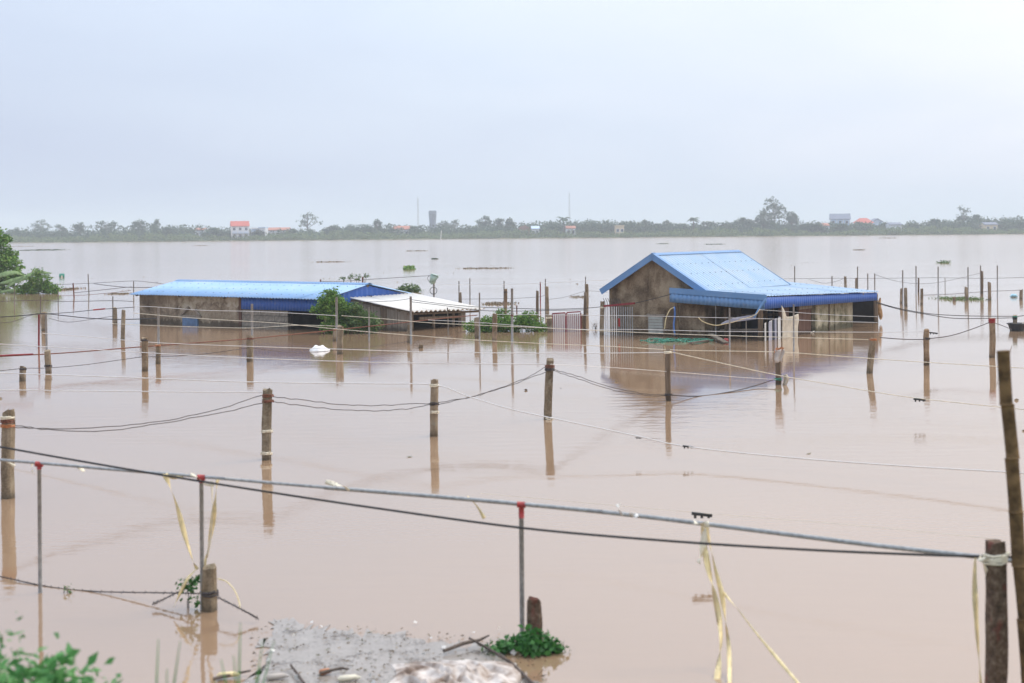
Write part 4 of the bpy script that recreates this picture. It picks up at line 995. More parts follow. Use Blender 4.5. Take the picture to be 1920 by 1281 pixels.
gline('white line crossing the gate bars and canopy opening to the plain pale post', 1737, pd[1737], [(800, 600), (900, 605), (1060, 617), (1200, 618), (1340, 621.5), (1500, 622.5), (1640, 623), (1735, 622)], 0.0045)
gline('white line above the louvred window to the end bay of the canopy', 1400, 36.6, [(920, 589.5), (1060, 591), (1200, 592.5), (1310, 595), (1440, 598), (1540, 602), (1645, 605)], 0.0045)
gline('white line across the upper canopy opening', 1400, 36.2, [(1424, 581), (1470, 584), (1520, 588), (1580, 591.5), (1645, 594)], 0.004)
f_ = along(1254, pd[1254])
gline('cream line from the crooked post past the wrapped post toward the tall bamboo pole', 1254, pd[1254], [(1258, 660), (1330, 676), (1460, 704), (1560, 721), (1640, 735), (1730, 748), (1930, 769)], 0.005, m_cream)
wire('faint pale line from the string-ringed post to the foot of the wrapped post', [(1032, 683, 22.4), (1142, 689, 23.5), (1280, 699, 25.1), (1380, 707, 26.4), (1458, 712, 27.2)], 0.004, m_wtape, 'white_line', cat='line')
gline('pale line along the shed wall above the blue shutter', 297, pd[296], [(250, 574), (297, 576), (380, 582), (472, 584), (560, 588), (631, 592)], 0.004)
gline('pale line below the blue shutter across the block wall', 297, pd[296], [(210, 607), (297, 611), (400, 614), (472, 615), (560, 610), (640, 612)], 0.004, m_cream)
gline('pale line crossing the grey boards of the lean-to', 631, 40.5, [(470, 599), (560, 604), (631, 593), (700, 597), (771, 604), (830, 606)], 0.004, m_cream) if False else None
gline('thin pale line at the foot of the tall posts behind the gate', 1000, 50, [(820, 534), (960, 533), (1098, 527), (1140, 525)], 0.005)
# dark cables
wire('black double cable drooping from the banana grove past the cable-crossed post to the shed', [(-20, 596, 44), (40, 592, 44), (82, 588.5, 43.8), (120, 592, 43.5), (170, 597, 43), (230, 599, 42.5), (297, 597, 41.5)], 0.014, m_black, 'cable', cat='cable')
wire('dark cable rising from the cable-crossed post to the shed corner', [(82, 589, 43.8), (130, 586, 43.5), (180, 581, 43), (252, 576, 42)], 0.010, m_black, 'cable', cat='cable')
wire('slack dark wire between the cable-crossed post and the two close posts', [(92, 597, 43.5), (125, 604, 43), (165, 600, 42.5), (211, 593, 42)], 0.007)
wire('dark wire hanging slack off the banana grove side of the cable-crossed post', [(-20, 606, 44), (20, 604, 44), (50, 594, 43.9), (70, 588, 43.8)], 0.007)
wire('dark wire strung low in front of the banana grove to the shed end', [(-20, 566, 60), (76, 563, 58), (115, 565.5, 56), (211, 564, 52), (250, 565.5, 49)], 0.010)
wire('dark wire arched over the shed roof corner', [(104, 534, 60), (175, 531, 57), (250, 527, 53.5), (290, 530.5, 53), (312, 533.5, 52.5)], 0.008)
wire('second dark wire reaching the long blue roof from the open water', [(176, 532, 58), (215, 537, 56), (250, 539, 54), (290, 539, 52.5)], 0.012)
wire('twisted dark wire just above the debris beside the shed end', [(140, 549, 56), (190, 544, 55), (225, 540, 54), (247, 538, 53.5)], 0.010)
wire('rusty wire at water level beside the shed end', [(105, 555, 58), (150, 554, 57), (200, 550, 56), (245, 545, 54)], 0.008, m_rust)
wire('barbed wire strung between the stumps in front of the shed', [(-20, 698, 28), (43, 691, 28.4), (91, 690, 29.5), (160, 684, 30.3), (225, 675, 30.8), (271, 669, 31.1), (300, 669, 31.5), (380, 664, 32), (468, 652, 33)], 0.006, barbs=True)
wire('barbed wire running on past the mossy post toward the lean-to', [(468, 652, 33), (560, 662, 34), (640, 656, 34.4), (700, 650, 35.5), (767, 640, 37)], 0.005, barbs=True)
for (lab, p_) in [('upper dark wire sagging from the orange-bound post to the near-row post', [(24, 798, 16.2), (80, 803, 16.5), (190, 801, 17), (300, 790, 17.8), (400, 770, 18.3), (492, 741, 18.8)]),
                  ('lower dark wire sagging from the orange-bound post to the near-row post', [(24, 802, 16.2), (90, 805, 16.5), (195, 808, 17), (300, 794, 17.8), (410, 775, 18.3), (492, 756, 18.8)]),
                  ('upper dark wire between the first two near-row posts', [(508, 743, 18.8), (580, 752, 19.3), (650, 759, 19.8), (720, 760, 20.2), (815, 756, 20.8)]),
                  ('lower dark wire between the first two near-row posts', [(508, 752, 18.8), (580, 763, 19.3), (660, 769, 19.8), (720, 770, 20.2), (770, 766, 20.5), (815, 757, 20.8)]),
                  ('upper dark wire climbing from the second near-row post to the wired post', [(815, 756, 20.8), (880, 745, 21.2), (940, 727, 21.7), (990, 707, 22.1), (1024, 687, 22.4)]),
                  ('lower dark wire climbing from the second near-row post to the wired post', [(815, 760, 20.8), (890, 743, 21.2), (960, 722, 21.8), (1024, 697, 22.4)]),
                  ('upper dark wire dipping from the wired post to the narrow crooked post', [(1034, 692, 22.4), (1080, 705, 22.9), (1140, 724, 23.6), (1200, 737, 24.2), (1254, 742, 24.8)]),
                  ('lower dark wire dipping from the wired post to the narrow crooked post', [(1034, 694, 22.4), (1085, 711, 22.9), (1150, 731, 23.6), (1210, 741, 24.3), (1254, 743, 24.8)])]:
    wire(lab, p_, 0.0052, jit=0.008)
wire('thick dark wire with a taped stretch from the crooked post to the wrapped post', [(1254, 741, 24.8), (1310, 743, 25.4), (1370, 736, 26), (1420, 722, 26.8), (1456, 710, 27.3)], 0.010)
wire('dark wire dipping from the canopy end to the plain pale post', [(1650, 633, 29.3), (1690, 636, 29.9), (1733, 637, 30.7)], 0.010)
wire('dark wire climbing from the plain pale post to the red-capped post', [(1733, 636, 30.7), (1780, 630, 31.2), (1820, 618, 31.8), (1857, 604, 32.5)], 0.010)
wire('dark wire from the red-capped post down to the black tub', [(1862, 605, 32.5), (1880, 611, 35), (1897, 618, 38)], 0.009)
wire('upper dark service cable from the canopy tip to the cable-knotted post', [(1642, 566, 42), (1680, 577, 42), (1740, 588, 42), (1800, 592, 42), (1860, 593, 42), (1903, 593, 42)], 0.011, m_black, 'cable', cat='cable')
wire('lower green-black service cable from the canopy tip to the cable-knotted post', [(1642, 568, 42), (1690, 581, 42), (1740, 590, 42), (1790, 597, 42), (1850, 597, 42), (1903, 596, 42)], 0.011, m_black, 'cable', cat='cable')
wire('cable end leaving the cable-knotted post', [(1903, 594, 42), (1925, 591, 42.3), (1950, 585, 43)], 0.012, m_black, 'cable', cat='cable')
wire('dark wire level above the pipes beyond the canopy', [(1470, 523, 60), (1560, 522, 60), (1640, 522, 60), (1760, 521, 60), (1850, 522, 60), (1940, 520, 60)], 0.008)
wire('slack dark wire dipping between pipes beyond the canopy', [(1641, 515, 60), (1675, 526, 61), (1710, 531.5, 62), (1745, 531.5, 63), (1790, 524, 64), (1838, 512, 66)], 0.008)
wire('dark wire dipping behind the canopy roof', [(1516, 524, 62), (1545, 531, 62), (1570, 527, 62), (1584, 521, 62)], 0.007)
wire('upper dark cable swagged from the white roof to the barred gate', [(771, 562, 41), (830, 570, 41), (900, 576, 41), (960, 578, 41), (1030, 580, 41), (1096, 578, 41), (1131, 575, 40.6), (1188, 569, 40), (1258, 552, 39.2)], 0.009, m_black, 'cable', cat='cable')
wire('lower dark cable behind the leafy island to the gate pole', [(771, 566, 42), (840, 574, 42), (900, 582, 42), (960, 583.5, 42), (1040, 582, 42), (1096, 581, 42)], 0.009, m_black, 'cable', cat='cable')
wire('dark wire strung across the white wavy roof', [(655, 566, 40), (700, 566, 40), (740, 564, 40), (770, 560, 40)], 0.007)
wire('dark cord from the rusty stub over the seedling to the mint bucket', [(601, 528, 60), (640, 527.5, 61), (680, 525, 62), (740, 521, 63), (806, 517, 64)], 0.011, m_dwire)
wire('thin barbed wire behind the gate and gable corner', [(1027, 562, 52), (1060, 557, 53), (1100, 546, 54), (1138, 548, 56)], 0.006, barbs=True)
wire('barbed wire over the floating weed beyond the canopy', [(1728, 560, 62), (1790, 556, 63), (1850, 553, 65), (1913, 549, 66)], 0.006, barbs=True)
wire('barbed wire stretched behind the leafy island', [(862, 561, 55), (950, 560, 54), (1007, 557, 53), (1027, 552, 52.5)], 0.006, barbs=True)
wire('long rusty pipe rail rising past the mossy post to the lean-to', [(-20, 669.5, 30), (120, 662, 31.5), (271, 650, 33), (380, 642, 34), (469, 635, 35), (560, 626, 36), (636, 618, 36.8), (720, 609, 37.5), (830, 597, 39), (895, 591, 40)], 0.013, m_rust, 'pipe_rail', cat='rail')
wire('dark red pipe lying level beside the stubby post', [(-20, 668.0, 29), (30, 665.5, 29.2), (62, 664.2, 29.4)], 0.018, m_dred, 'red_pipe', cat='pipe')
wire('red stretch of pipe strung before the two close posts', [(175, 581.3, 42.6), (197, 579.2, 42.5)], 0.022, m_red, 'red_pipe', cat='pipe')

# black clips hanging on the white line
def clip(x, y, d, w, label, n=3):
    c = P(x, y, d); s_ = w * d / FPX
    t_ = empty('line_clip', c); tag(t_, label, 'clip')
    m = MB().beam((-s_ / 2, 0, s_ * .04), (s_ / 2, 0, -s_ * .08), s_ * .16, s_ * .14).build('bar', m_blackp, t_)
    for k in range(n): MB().tube([((k + .5) / n * s_ - s_ / 2, 0, -.03 * s_), ((k + .5) / n * s_ - s_ / 2, 0, -s_ * .20)], s_ * .07, 6).build('hook', m_blackp, t_)
fa = along(815, pd[815])
clip(1290, 837, fa(1290), 20, 'black plastic clip on the white line below the crooked post')
clip(1197, 821, fa(1197), 11, 'small black clip on the white line near the wired post', 2)
clip(1724, 749, along(1254, pd[1254])(1724), 22, 'black plastic clip on the cream line below the plain pale post')
clip(1316, 964, 13.0, 38, 'large dark clip on a hair-thin line above the grey rail', 3)
wire('hair-thin pale line carrying the large dark clip above the grey rail', [(900, 925, 14.2), (1100, 943, 13.7), (1316, 962, 13.0), (1600, 985, 12.2), (1875, 1012, 11.5)], 0.0018, m_cream, 'thin_line', cat='line')
clip(1750, 624, 31.5, 16, 'black clip beside the plain pale post', 3)

# ------------------------------------------------------------------ foreground rail, cable, straps
def rail():
    A = {75: 1112, 379: 1143, 979: 1192}
    t_ = empty('pipe_rail', WP(379, 1143)); tag(t_, 'grey galvanised pipe rail on thin uprights with red joints, tied with straw tape', 'rail')
    o0 = t_.location
    tops = {75: 870, 379: 895, 979: 946}
    ds = {x: wdist(x, y) for x, y in A.items()}
    pts = [P(-60, 858, 12.45), P(75, 868.5, ds[75]), P(220, 881, 11.6), P(379, 894, ds[379]), P(560, 910, 11.15), P(760, 926, 10.9), P(979, 945, ds[979]), P(1180, 965, 10.25), P(1400, 992, 9.85), P(1640, 1022, 9.45), P(1866, 1047, 9.1), P(1990, 1062, 8.95)]
    q = [p - o0 for p in smooth_path(pts, 4)]
    cut = [0, 12, 20, 28, len(q) - 1]
    for a, b, r in ((0, 13, .0125), (13, 27, .0125), (17, len(q) - 1, .0160)):
        seg = q[a:b + 1]
        if r > .015: seg = [v + Vector((0, .012, -.004)) for v in seg]
        MB().tube(seg, r, 10).build('rail_pipe', m_galv, t_, True)
    for x, yb in A.items():
        b = WP(x, yb) - o0; tp = P(x - 1.5, tops[x], ds[x]) - o0
        MB().tube([(b.x, b.y, BED * .6 - o0.z), tp], .0165 if x != 979 else .0185, 9).build('upright', m_galv, t_, True)
        c = MB(); c.tube([tp + Vector((-.032, 0, .0)), tp + Vector((.032, 0, -.004))], .0225, 8); c.tube([tp, tp + Vector((0, 0, -.045 if x != 979 else -.10))], .0205, 8)
        c.build('red_joint', m_red, t_, True)
rail()
wire('taut black cable slung in front of the grey pipe rail', [(-60, 829, 12.0), (0, 838, 11.8), (130, 861, 11.5), (300, 890, 11.1), (500, 922, 10.8), (700, 952, 10.5), (980, 990, 10.0), (1250, 1014, 9.5), (1500, 1030, 9.2), (1700, 1039, 9.0), (1860, 1044, 8.9), (1990, 1046, 8.8)], 0.0088, m_black, 'cable', cat='cable')
wire('barbed wire from the foreground edge to the vine-clad stump', [(-60, 1072, 12.6), (0, 1081, 12.4), (90, 1100, 12.1), (180, 1109, 11.9), (300, 1111.5, 11.6), (380, 1113, 11.4)], 0.0055, name='barbed_wire', barbs=True)
wire('barbed wire end falling from the vine-clad stump into the water', [(408, 1120, 11.2), (440, 1136, 11.0), (470, 1152, 10.95), (484, 1160, 10.9)], 0.0055, name='barbed_wire', barbs=True)
wire('arched vine stem springing from the vine-clad stump', [(408, 1085, 11.25), (425, 1091, 11.2), (440, 1108, 11.1), (448, 1128, 11.05), (450, 1141, 11.0)], 0.005, m_straw, 'creeper', cat='creeper')
wire('bent barbed wire strand crossing behind the vine-clad stump', [(376, 1090, 11.5), (335, 1110, 11.45), (300, 1127, 11.4), (286, 1133, 11.35)], 0.0055, name='barbed_wire', barbs=True)

def ribbon(label, pts, w, m=None, twist=0.8, name='straw_strap', cat='strap', th=0.002):
    """flat strip of tape along picture points (x, y, distance)"""
    q = smooth_path([P(*p) for p in pts], 6); rng = random.Random(len(label)); G = []; a = rng.uniform(0, 3)
    for i, c in enumerate(q):
        a += rng.uniform(.1, 1) * twist * .4
        dv = (q[min(i + 1, len(q) - 1)] - q[max(i - 1, 0)]).normalized(); sd = dv.cross(Vector((0, 1, 0)))
        if sd.length < .01: sd = Vector((1, 0, 0))
        sd.normalize(); f = sd * math.cos(a) * .9 + Vector((0, 1, 0)) * math.sin(a); f = f * (w / 2 * (0.6 + .4 * abs(math.cos(a * .7))))
        G.append([c - f, c + sd * .0 + Vector((0, -.004, 0)), c + f])
    return tag(MB().sheet(G, th).build(name, m or m_straw, None, True), label, cat)
# pair of straps between rail and vine-clad stump
ribbon('straw strap slanting from the rail to the vine-clad stump', [(309, 889, 11.4), (318, 910, 11.4), (332, 950, 11.4), (347, 1005, 11.4), (362, 1052, 11.4), (370, 1068, 11.4)], .05)
ribbon('straw strap hanging from the rail behind the grey upright to the vine-clad stump', [(408, 900, 11.35), (404, 935, 11.35), (399, 980, 11.4), (391, 1025, 11.45), (383, 1062, 11.5)], .05)
ribbon('second thin straw strap beside the grey upright over the vine-clad stump', [(397, 902, 11.3), (398, 950, 11.3), (396, 1000, 11.35), (388, 1046, 11.4)], .022, m_cream)
ribbon('brown strap tail curling from the vine-clad stump into the water', [(370, 1066, 11.35), (352, 1085, 11.3), (337, 1115, 11.25), (326, 1138, 11.2)], .03)
for (lab, pts, w, m) in [
    ('short cream tape tied to the rail at the red joint over open water', [(63, 866, 12.05), (60, 873, 12.03), (61, 885, 12.02)], .035, m_cream),
    ('cream tape drooping at the rail end by the orange-bound post', [(-5, 860, 12.35), (12, 866, 12.3), (28, 874, 12.3)], .03, m_cream),
    ('cream tape knot midway between two red joints where the cable crosses', [(138, 872, 11.8), (148, 875, 11.78), (158, 884, 11.78)], .04, m_cream),
    ('straw tape looped at the rail before the red joint', [(306, 888, 11.4), (322, 896, 11.38), (340, 893, 11.38), (350, 888, 11.4)], .03, m_straw),
    ('cream tape end knotted over the red joint above the vine-clad stump', [(357, 889, 11.32), (372, 896, 11.3), (384, 908, 11.3), (402, 909, 11.3)], .035, m_cream),
    ('cream tape knot with a spike pointing along the rail', [(610, 903, 10.98), (632, 909, 10.97), (646, 913, 10.95), (655, 920, 10.95)], .045, m_cream),
    ('straw tape tail fluttering below the rail before the last red joint', [(876, 933, 10.7), (886, 940, 10.68), (897, 953, 10.68), (908, 972, 10.68)], .035, m_straw),
    ('white tape tuft standing up from the rail beyond the last red joint', [(1159, 945, 10.25), (1161, 957, 10.23), (1168, 966, 10.22)], .05, m_wtape),
    ('white tape wrap on the rail next to the standing tuft', [(1180, 962, 10.2), (1190, 966, 10.2), (1197, 966, 10.2)], .04, m_wtape),
    ('cream tape collar on the rail above the long straw streamers', [(1301, 979, 9.95), (1316, 983, 9.93), (1329, 983, 9.93)], .06, m_cream)]:
    ribbon(lab, pts, w, m)
ribbon('wide straw streamer knotted to the rail, hanging into the water', [(1316, 983, 9.95), (1319, 1010, 9.95), (1327, 1060, 9.9), (1337, 1100, 9.85), (1347, 1150, 9.8), (1352, 1195, 9.7), (1349, 1240, 9.6), (1343, 1290, 9.4)], .055)
ribbon('second straw streamer hanging beside the wide one', [(1324, 985, 9.95), (1331, 1020, 9.95), (1342, 1070, 9.9), (1353, 1112, 9.85), (1360, 1160, 9.8), (1367, 1220, 9.7), (1368, 1290, 9.3)], .045)
ribbon('ragged cream tuft beneath the tape collar of the streamers', [(1322, 990, 9.93), (1320, 1015, 9.93), (1316, 1040, 9.92), (1310, 1056, 9.92)], .07, m_cream)
ribbon('straw tape slanting from the streamers toward the big concrete post', [(1357, 1112, 9.85), (1385, 1145, 9.6), (1420, 1190, 9.3), (1460, 1238, 9.0), (1500, 1285, 8.7)], .03)
ribbon('long pale straw tape hanging from the rail end before the big concrete post', [(1829, 1043, 9.0), (1828, 1100, 8.98), (1832, 1180, 8.95), (1840, 1290, 8.9)], .045)
ribbon('cream tape bow at the big concrete post', [(1836, 1045, 8.85), (1846, 1060, 8.83), (1856, 1090, 8.83), (1861, 1112, 8.83)], .06, m_cream)
ribbon('cream tape loop around the rail end at the big concrete post', [(1834, 1050, 8.8), (1860, 1042, 8.78), (1885, 1040, 8.78), (1893, 1035, 8.8)], .03, m_cream)
# bamboo pole
def bamboo():
    a, b = P(1934, 1330, 8.75), P(1881, 658, 8.75); t_ = empty('bamboo_pole', (a.x, a.y, BED)); tag(t_, 'tall leaning brown bamboo pole behind the big concrete post', 'pole')
    d_ = (b - a); a = a - d_ * 0.35; n = 9
    for k in range(n):
        p0, p1 = a.lerp(b, k / n), a.lerp(b, (k + 1) / n); r = .050 - .012 * k / n; wv = Vector((.008 * math.sin(k * 2.1), 0, 0))
        ln = (p1 - p0)
        pts = [p0 + wv, p0 + ln * .05 + wv, p0 + ln * .5 + wv * .5, p0 + ln * .95, p1]
        MB().tube([p - t_.location for p in pts], [r * 1.05, r, r * .98, r, r * 1.04], 12).build('culm_segment', m_bamboo, t_, True)
bamboo()

# rags on the wrapped post
wp = WP(1459, 721)
def rag(label, x, y, w, h, d, m, seed):
    rng = random.Random(seed); c = P(x, y, d); s_ = d / FPX
    ph = rng.uniform(0, 6)
    tag(drape('rag', m, None, lambda u, v: c + Vector(((v - .5) * w * s_ * (1 - .35 * u) + .02 * math.sin(u * 5 + ph), -.09 + .03 * math.sin(v * 9 + ph), -u * h * s_ - .01 * math.sin(v * 7))), 8, 8, .006), label, 'rag')
rag('grey rag knotted round the top of the wrapped post', 1459, 655, 18, 24, wp.y, m_sack, 1)
rag('pale rag trailing at the foot of the wrapped post', 1471, 702, 12, 19, wp.y, m_cloth, 2)
rag('orange string bundle on the wrapped post', 1459, 651, 15, 8, wp.y + .03, m_orange, 3)

# ------------------------------------------------------------------ gates
def gate():
    a, b = WP(1036, 622), WP(1090, 621.5); L = (b - a).length; rz = math.atan2(b.y - a.y, b.x - a.x)
    t_ = empty('gate', a, rz); tag(t_, 'gate of white bars in a dark red frame, standing in the flood', 'gate')
    H = P(1060, 588, a.y).z
    for k, (x0, x1) in enumerate(((0.0, L * .45), (L * .5, L * .985))):
        lf = MB().beam((x0, 0, H - .0 + .03 * k), (x1, 0, H + .02 + .03 * k), .035, .035).build('leaf_top_bar', m_dred, t_)
        for xx in (x0, x1): MB().box(xx - .018, xx + .018, -.018, .018, BED, H + .02 * k).build('stile', m_dred, t_)
        n = 6 if k == 0 else 7
        for j in range(n):
            xx = x0 + (x1 - x0) * (j + .6) / (n + .2); MB().box(xx - .014, xx + .014, -.012, .012, BED, H - .005).build('bar', m_white, t_)
            xr = xx + (x1 - x0) / (n + .2) * .5
            if j < n - 1: MB().box(xr - .011, xr + .011, -.008, .014, BED, H - .02).build('bar', m_dred, t_)
gate()
def barred_gate():
    a, b = WP(1133, 627), WP(1187, 628); a.y -= .25; b.y -= .35; L = (b - a).length; rz = math.atan2(b.y - a.y, b.x - a.x)
    t_ = empty('gate', a, rz); tag(t_, 'barred gate with a dark red top rail and spikes, against the mouldy gable', 'gate')
    H = P(1133, 574, a.y).z; H1 = P(1187, 570, b.y).z
    MB().beam((-.02, 0, H), (L + .03, 0, H1 + .02), .05, .055).build('top_rail', m_dred, t_)
    n = 13
    for k in range(n):
        xx = L * (k + .3) / n; w_ = .022 if k < 2 else .011
        MB().box(xx - w_, xx + w_, -.011, .011, BED, H - .01).build('bar', m_white if k < 6 else m_galv, t_)
        if k < 8: MB().tube([(xx, 0, H), (xx - .01, 0, H + .12), (xx - .06, 0, H + .22)], .010, 5).build('spike', m_dwire, t_)
    MB().box(L * .48, L * .54, -.03, -.015, .25, .48).build('red_plate', m_red, t_)
barred_gate()

# ------------------------------------------------------------------ plants near the buildings
def bush(name, label, base, lobes, nclump, per, cr, leaf, m, seed, cat='bush', stems=6, sr=.012, h=.8, aspect=.5):
    rng = np.random.default_rng(seed); t_ = empty(name, base); tag(t_, label, cat)
    leaf_mesh('foliage', m, clumps(rng, lobes, nclump, per, cr, .6), leaf * .8, rng, parent=t_, aspect=aspect)
    s = MB()
    for k in range(stems):
        l = lobes[k % len(lobes)]; s.tube([(l[0] * .4, l[1] * .4, -1.2), (l[0] * .8 + rng.normal() * .05, l[1], l[2] * .5), (l[0] + rng.normal() * l[3] * .4, l[1], l[2] + l[5] * .6)], [sr * 1.3, sr, sr * .4], 5)
    tag(s.build('stems', m_bark, t_, True), kind='stuff')
    return t_
b = WP(625, 625); bush('conical_bush', 'conical green bush growing against the dark opening of the long shed', b, [(0, 0, .55, .38, .35, .55), (-.12, 0, .98, .3, .28, .3), (-.05, 0, 1.2, .16, .16, .18), (.3, 0, .7, .28, .25, .25), (-.42, -.05, .72, .25, .2, .12), (.1, 0, .2, .5, .35, .2), (0, 0, .85, .4, .35, .3)], 520, 18, .06, .095, m_leaf_bright, 31, h=1.2)
b = WP(676, 625); bush('side_bush', 'darker straggling bush against the grey boards, next to the conical bush', b, [(0, 0, .35, .45, .3, .38), (-.1, 0, .72, .22, .2, .2), (.35, 0, .25, .3, .25, .25), (-.4, .1, .3, .3, .25, .3)], 320, 16, .06, .085, m_leaf_mid, 32)
b = WP(757, 619); bush('grass_tuft', 'little bright tuft at the foot of the grey boards', b, [(0, 0, .06, .16, .1, .08)], 16, 14, .03, .07, m_leaf_vivid, 33, 'plant', 3)
b = WP(945, 621.5); bush('leafy_island', 'low leafy green island growing out of the water between lean-to and gate', b, [(-.75, 0, .14, .5, .4, .20), (-.2, 0, .24, .55, .5, .28), (.35, 0, .2, .5, .45, .24), (.75, -.05, .3, .38, .4, .3), (1.05, 0, .1, .3, .3, .14), (-.15, .1, .5, .14, .1, .14), (.12, .2, .46, .12, .1, .16)], 560, 16, .055, .09, m_leaf_bright, 34, 'shrubs', 10)
b = WP(1105, 618); bush('bare_twigs', 'leafless twigs poking up beside the red and white gate', b + Vector((.15, 0, 0)), [(0, 0, .12, .15, .1, .12)], 12, 4, .05, .04, m_leaf_dry, 35, 'twigs', 7, .007)
b = WP(665, 548); b = P(665, 532, 60); b.z = 0; bush('seedling_tree', 'thin seedling branches with sparse leaves behind the long blue ridge', b, [(-.5, 0, 1.02, .12, .1, .09), (-.15, 0, 1.08, .15, .1, .12), (.15, 0, 1.05, .14, .1, .14), (.52, 0, 1.08, .14, .1, .15)], 30, 7, .05, .11, m_leaf_mid, 36, 'tree', 8, .014)
b = WP(766, 548); bush('grassy_mound', 'low domed green mound surrounded by water, near the mint bucket', b, [(0, 0, .12, .62, .5, .36), (-.25, 0, .1, .4, .4, .28), (.3, 0, .06, .4, .4, .22)], 170, 16, .05, .10, m_leaf_mid, 37, 'mound', 3)

def banana_grove():
    d = wdist(40, 549); base = WP(-30, 549)
    tree('submerged_tree', 'leafy tree with only its crown above water, beside torn banana leaves', base, [(-.5, 0, 1.6, 1.5, 1.1, 1.2), (.55, 0, 2.3, 1.0, .8, .8), (.95, -.2, 1.2, 1.15, .8, .85), (1.45, 0, 1.75, .4, .4, .4), (0.05, 0, 3.0, .85, .6, .55), (.9, 0, .5, 1.3, .7, .5)], 620, 18, .12, .17, m_leaf_bright, 1.4, .1, 41, z0=-1.6, cat='tree')
    t_ = empty('banana_plant', WP(52, 551)); tag(t_, 'banana plant with long torn leaves drooping onto the floodwater', 'banana plant'); rng = random.Random(6)
    o = t_.location
    for k, (p) in enumerate([[(10, 538), (40, 520), (70, 508), (96, 512)], [(30, 545), (55, 528), (75, 515), (98, 521)], [(0, 530), (25, 522), (48, 518), (62, 526)], [(20, 548), (50, 538), (80, 534), (104, 541)], [(-15, 520), (5, 511), (28, 508), (44, 516)], [(40, 548), (52, 530), (58, 512), (66, 500)], [(60, 549), (76, 535), (88, 528), (100, 530)], [(0, 546), (30, 541), (56, 540), (75, 545)]]):
        q = smooth_path([P(x, y, d + (k % 4) * .25 - 1.5) for x, y in p], 6); G = []
        for i, c in enumerate(q):
            s_ = i / (len(q) - 1); w = .26 * math.sin(math.pi * min(1, .12 + s_ * .86)) + .01
            jg = w * (.75 + .5 * rng.random())
            G.append([c - o + Vector((0, -jg * .35, -jg * .8)), c - o + Vector((0, 0, .01)), c - o + Vector((0, jg * .35, -jg * .6))])
        MB().sheet(G, .008).build('leaf', m_banana, t_, True)
    bush('leaf_clump', 'feathery upright clump at the tip of the banana plant', WP(66, 551), [(0, 0, .45, .38, .3, .55), (.1, 0, 1.05, .22, .2, .25), (.55, 0, .35, .28, .25, .4), (.6, 0, .85, .14, .12, .16), (-.5, 0, .2, .5, .3, .25), (.9, 0, .2, .4, .3, .22)], 260, 13, .11, .15, m_leaf_bright, 43, 'bush', 6)
m_banana = simple('banana_leaf', (0.20, 0.28, 0.12), .8, 0, .35, 6, .15)
banana_grove()

# ------------------------------------------------------------------ things afloat
def raft(x, y, wpx, hpx, label, seed, m=None, leaf=.12, n=60, lift=.10, up=.5):
    rng = np.random.default_rng(seed); b = WP(x, y); d = b.y; w = wpx * d / FPX / 2; dep = max(.2, hpx * d * d / (FPX * CAMH) / 2)
    if d > 95 and m is not m_leaf_bright: n = max(6, int(n * .45)); leaf *= .6; dep *= .8
    pts = np.stack([(rng.random(n * 8) * 2 - 1) ** 3 * w * .5 + (rng.integers(0, 9, n * 8) / 8 * 2 - 1 + rng.normal(size=n * 8) * .05) * w * .75, np.clip(rng.normal(size=n * 8) * .45, -1, 1) * dep, rng.random(n * 8) ** 3 * lift * (.4 if m is m_leaf_dry or m is m_leaf_dark else .8) + .01], 1)
    o = leaf_mesh('floating_plants', m or m_leaf_mid, pts, leaf, rng, up=up); o.location = b
    return tag(o, label, 'plants')
raft(82, 469.5, 78, 1.6, 'long dark raft of floating plants on the far open river', 50, m_leaf_dark, .5, 120, .35)
raft(38, 462.5, 50, .8, 'thin streak of floating plants nearer the far scrub than the long raft', 51, m_leaf_dry, .45, 50, .2)
raft(378, 461, 24, .8, 'small brown floating patch below the red-roofed villa', 52, m_leaf_dry, .45, 40, .25)
raft(620, 491.5, 62, 1.2, 'brown floating strip beyond the long blue ridge', 53, m_leaf_dry, .22, 70, .14)
raft(768, 505, 19, 2, 'round green floating plant beyond the grassy mound', 54, m_leaf_bright, .22, 60, .30, .2)
raft(910, 503.5, 100, 1.6, 'longest brown floating strip, with logs, beyond the leafy island', 55, m_leaf_dry, .2, 120, .14)
raft(1769, 493.5, 22, 1.4, 'green floating plant with a trailing stem on the open river', 56, m_leaf_mid, .26, 45, .26, .2)
raft(1800, 561, 76, 7, 'yellow-green floating weed around stub posts beyond the canopy', 57, m_leaf_reed, .07, 90, .10)
raft(1085, 557, 34, 4, 'thin patch of twiggy debris behind the red and white gate', 58, m_leaf_dry, .05, 26, .08)
raft(125, 543, 32, 5, 'tangle of dry reeds afloat off the banana grove', 59, m_leaf_dry, .10, 45, .12)
raft(225, 551, 40, 3, 'orange-brown debris floating at the shed end', 60, m_leaf_dry, .08, 36, .06)
raft(935, 570, 60, 6, 'orange-brown debris floating behind the leafy island', 61, m_leaf_dry, .08, 55, .08)
raft(780, 471, 40, .8, 'thin dark floating streak below the water tower', 62, m_leaf_dry, .4, 40, .15)
raft(815, 486, 12, .9, 'small dark floating clump below the lattice radio mast', 63, m_leaf_dark, .25, 30, .2)
raft(1665, 447, 26, .6, 'brown floating patch below the red hipped roof', 64, m_leaf_dry, .6, 40, .3)
raft(1340, 458.5, 34, .7, 'thin dark streak floating beyond the light blue ridge', 65, m_leaf_dark, .5, 36, .2)
raft(1244, 457.5, 20, .7, 'short dark streak floating beyond the gable peak', 66, m_leaf_dark, .5, 30, .2)
raft(1610, 469, 20, .6, 'faint streak floating below the grey-blue house', 67, m_leaf_dry, .35, 24, .12)
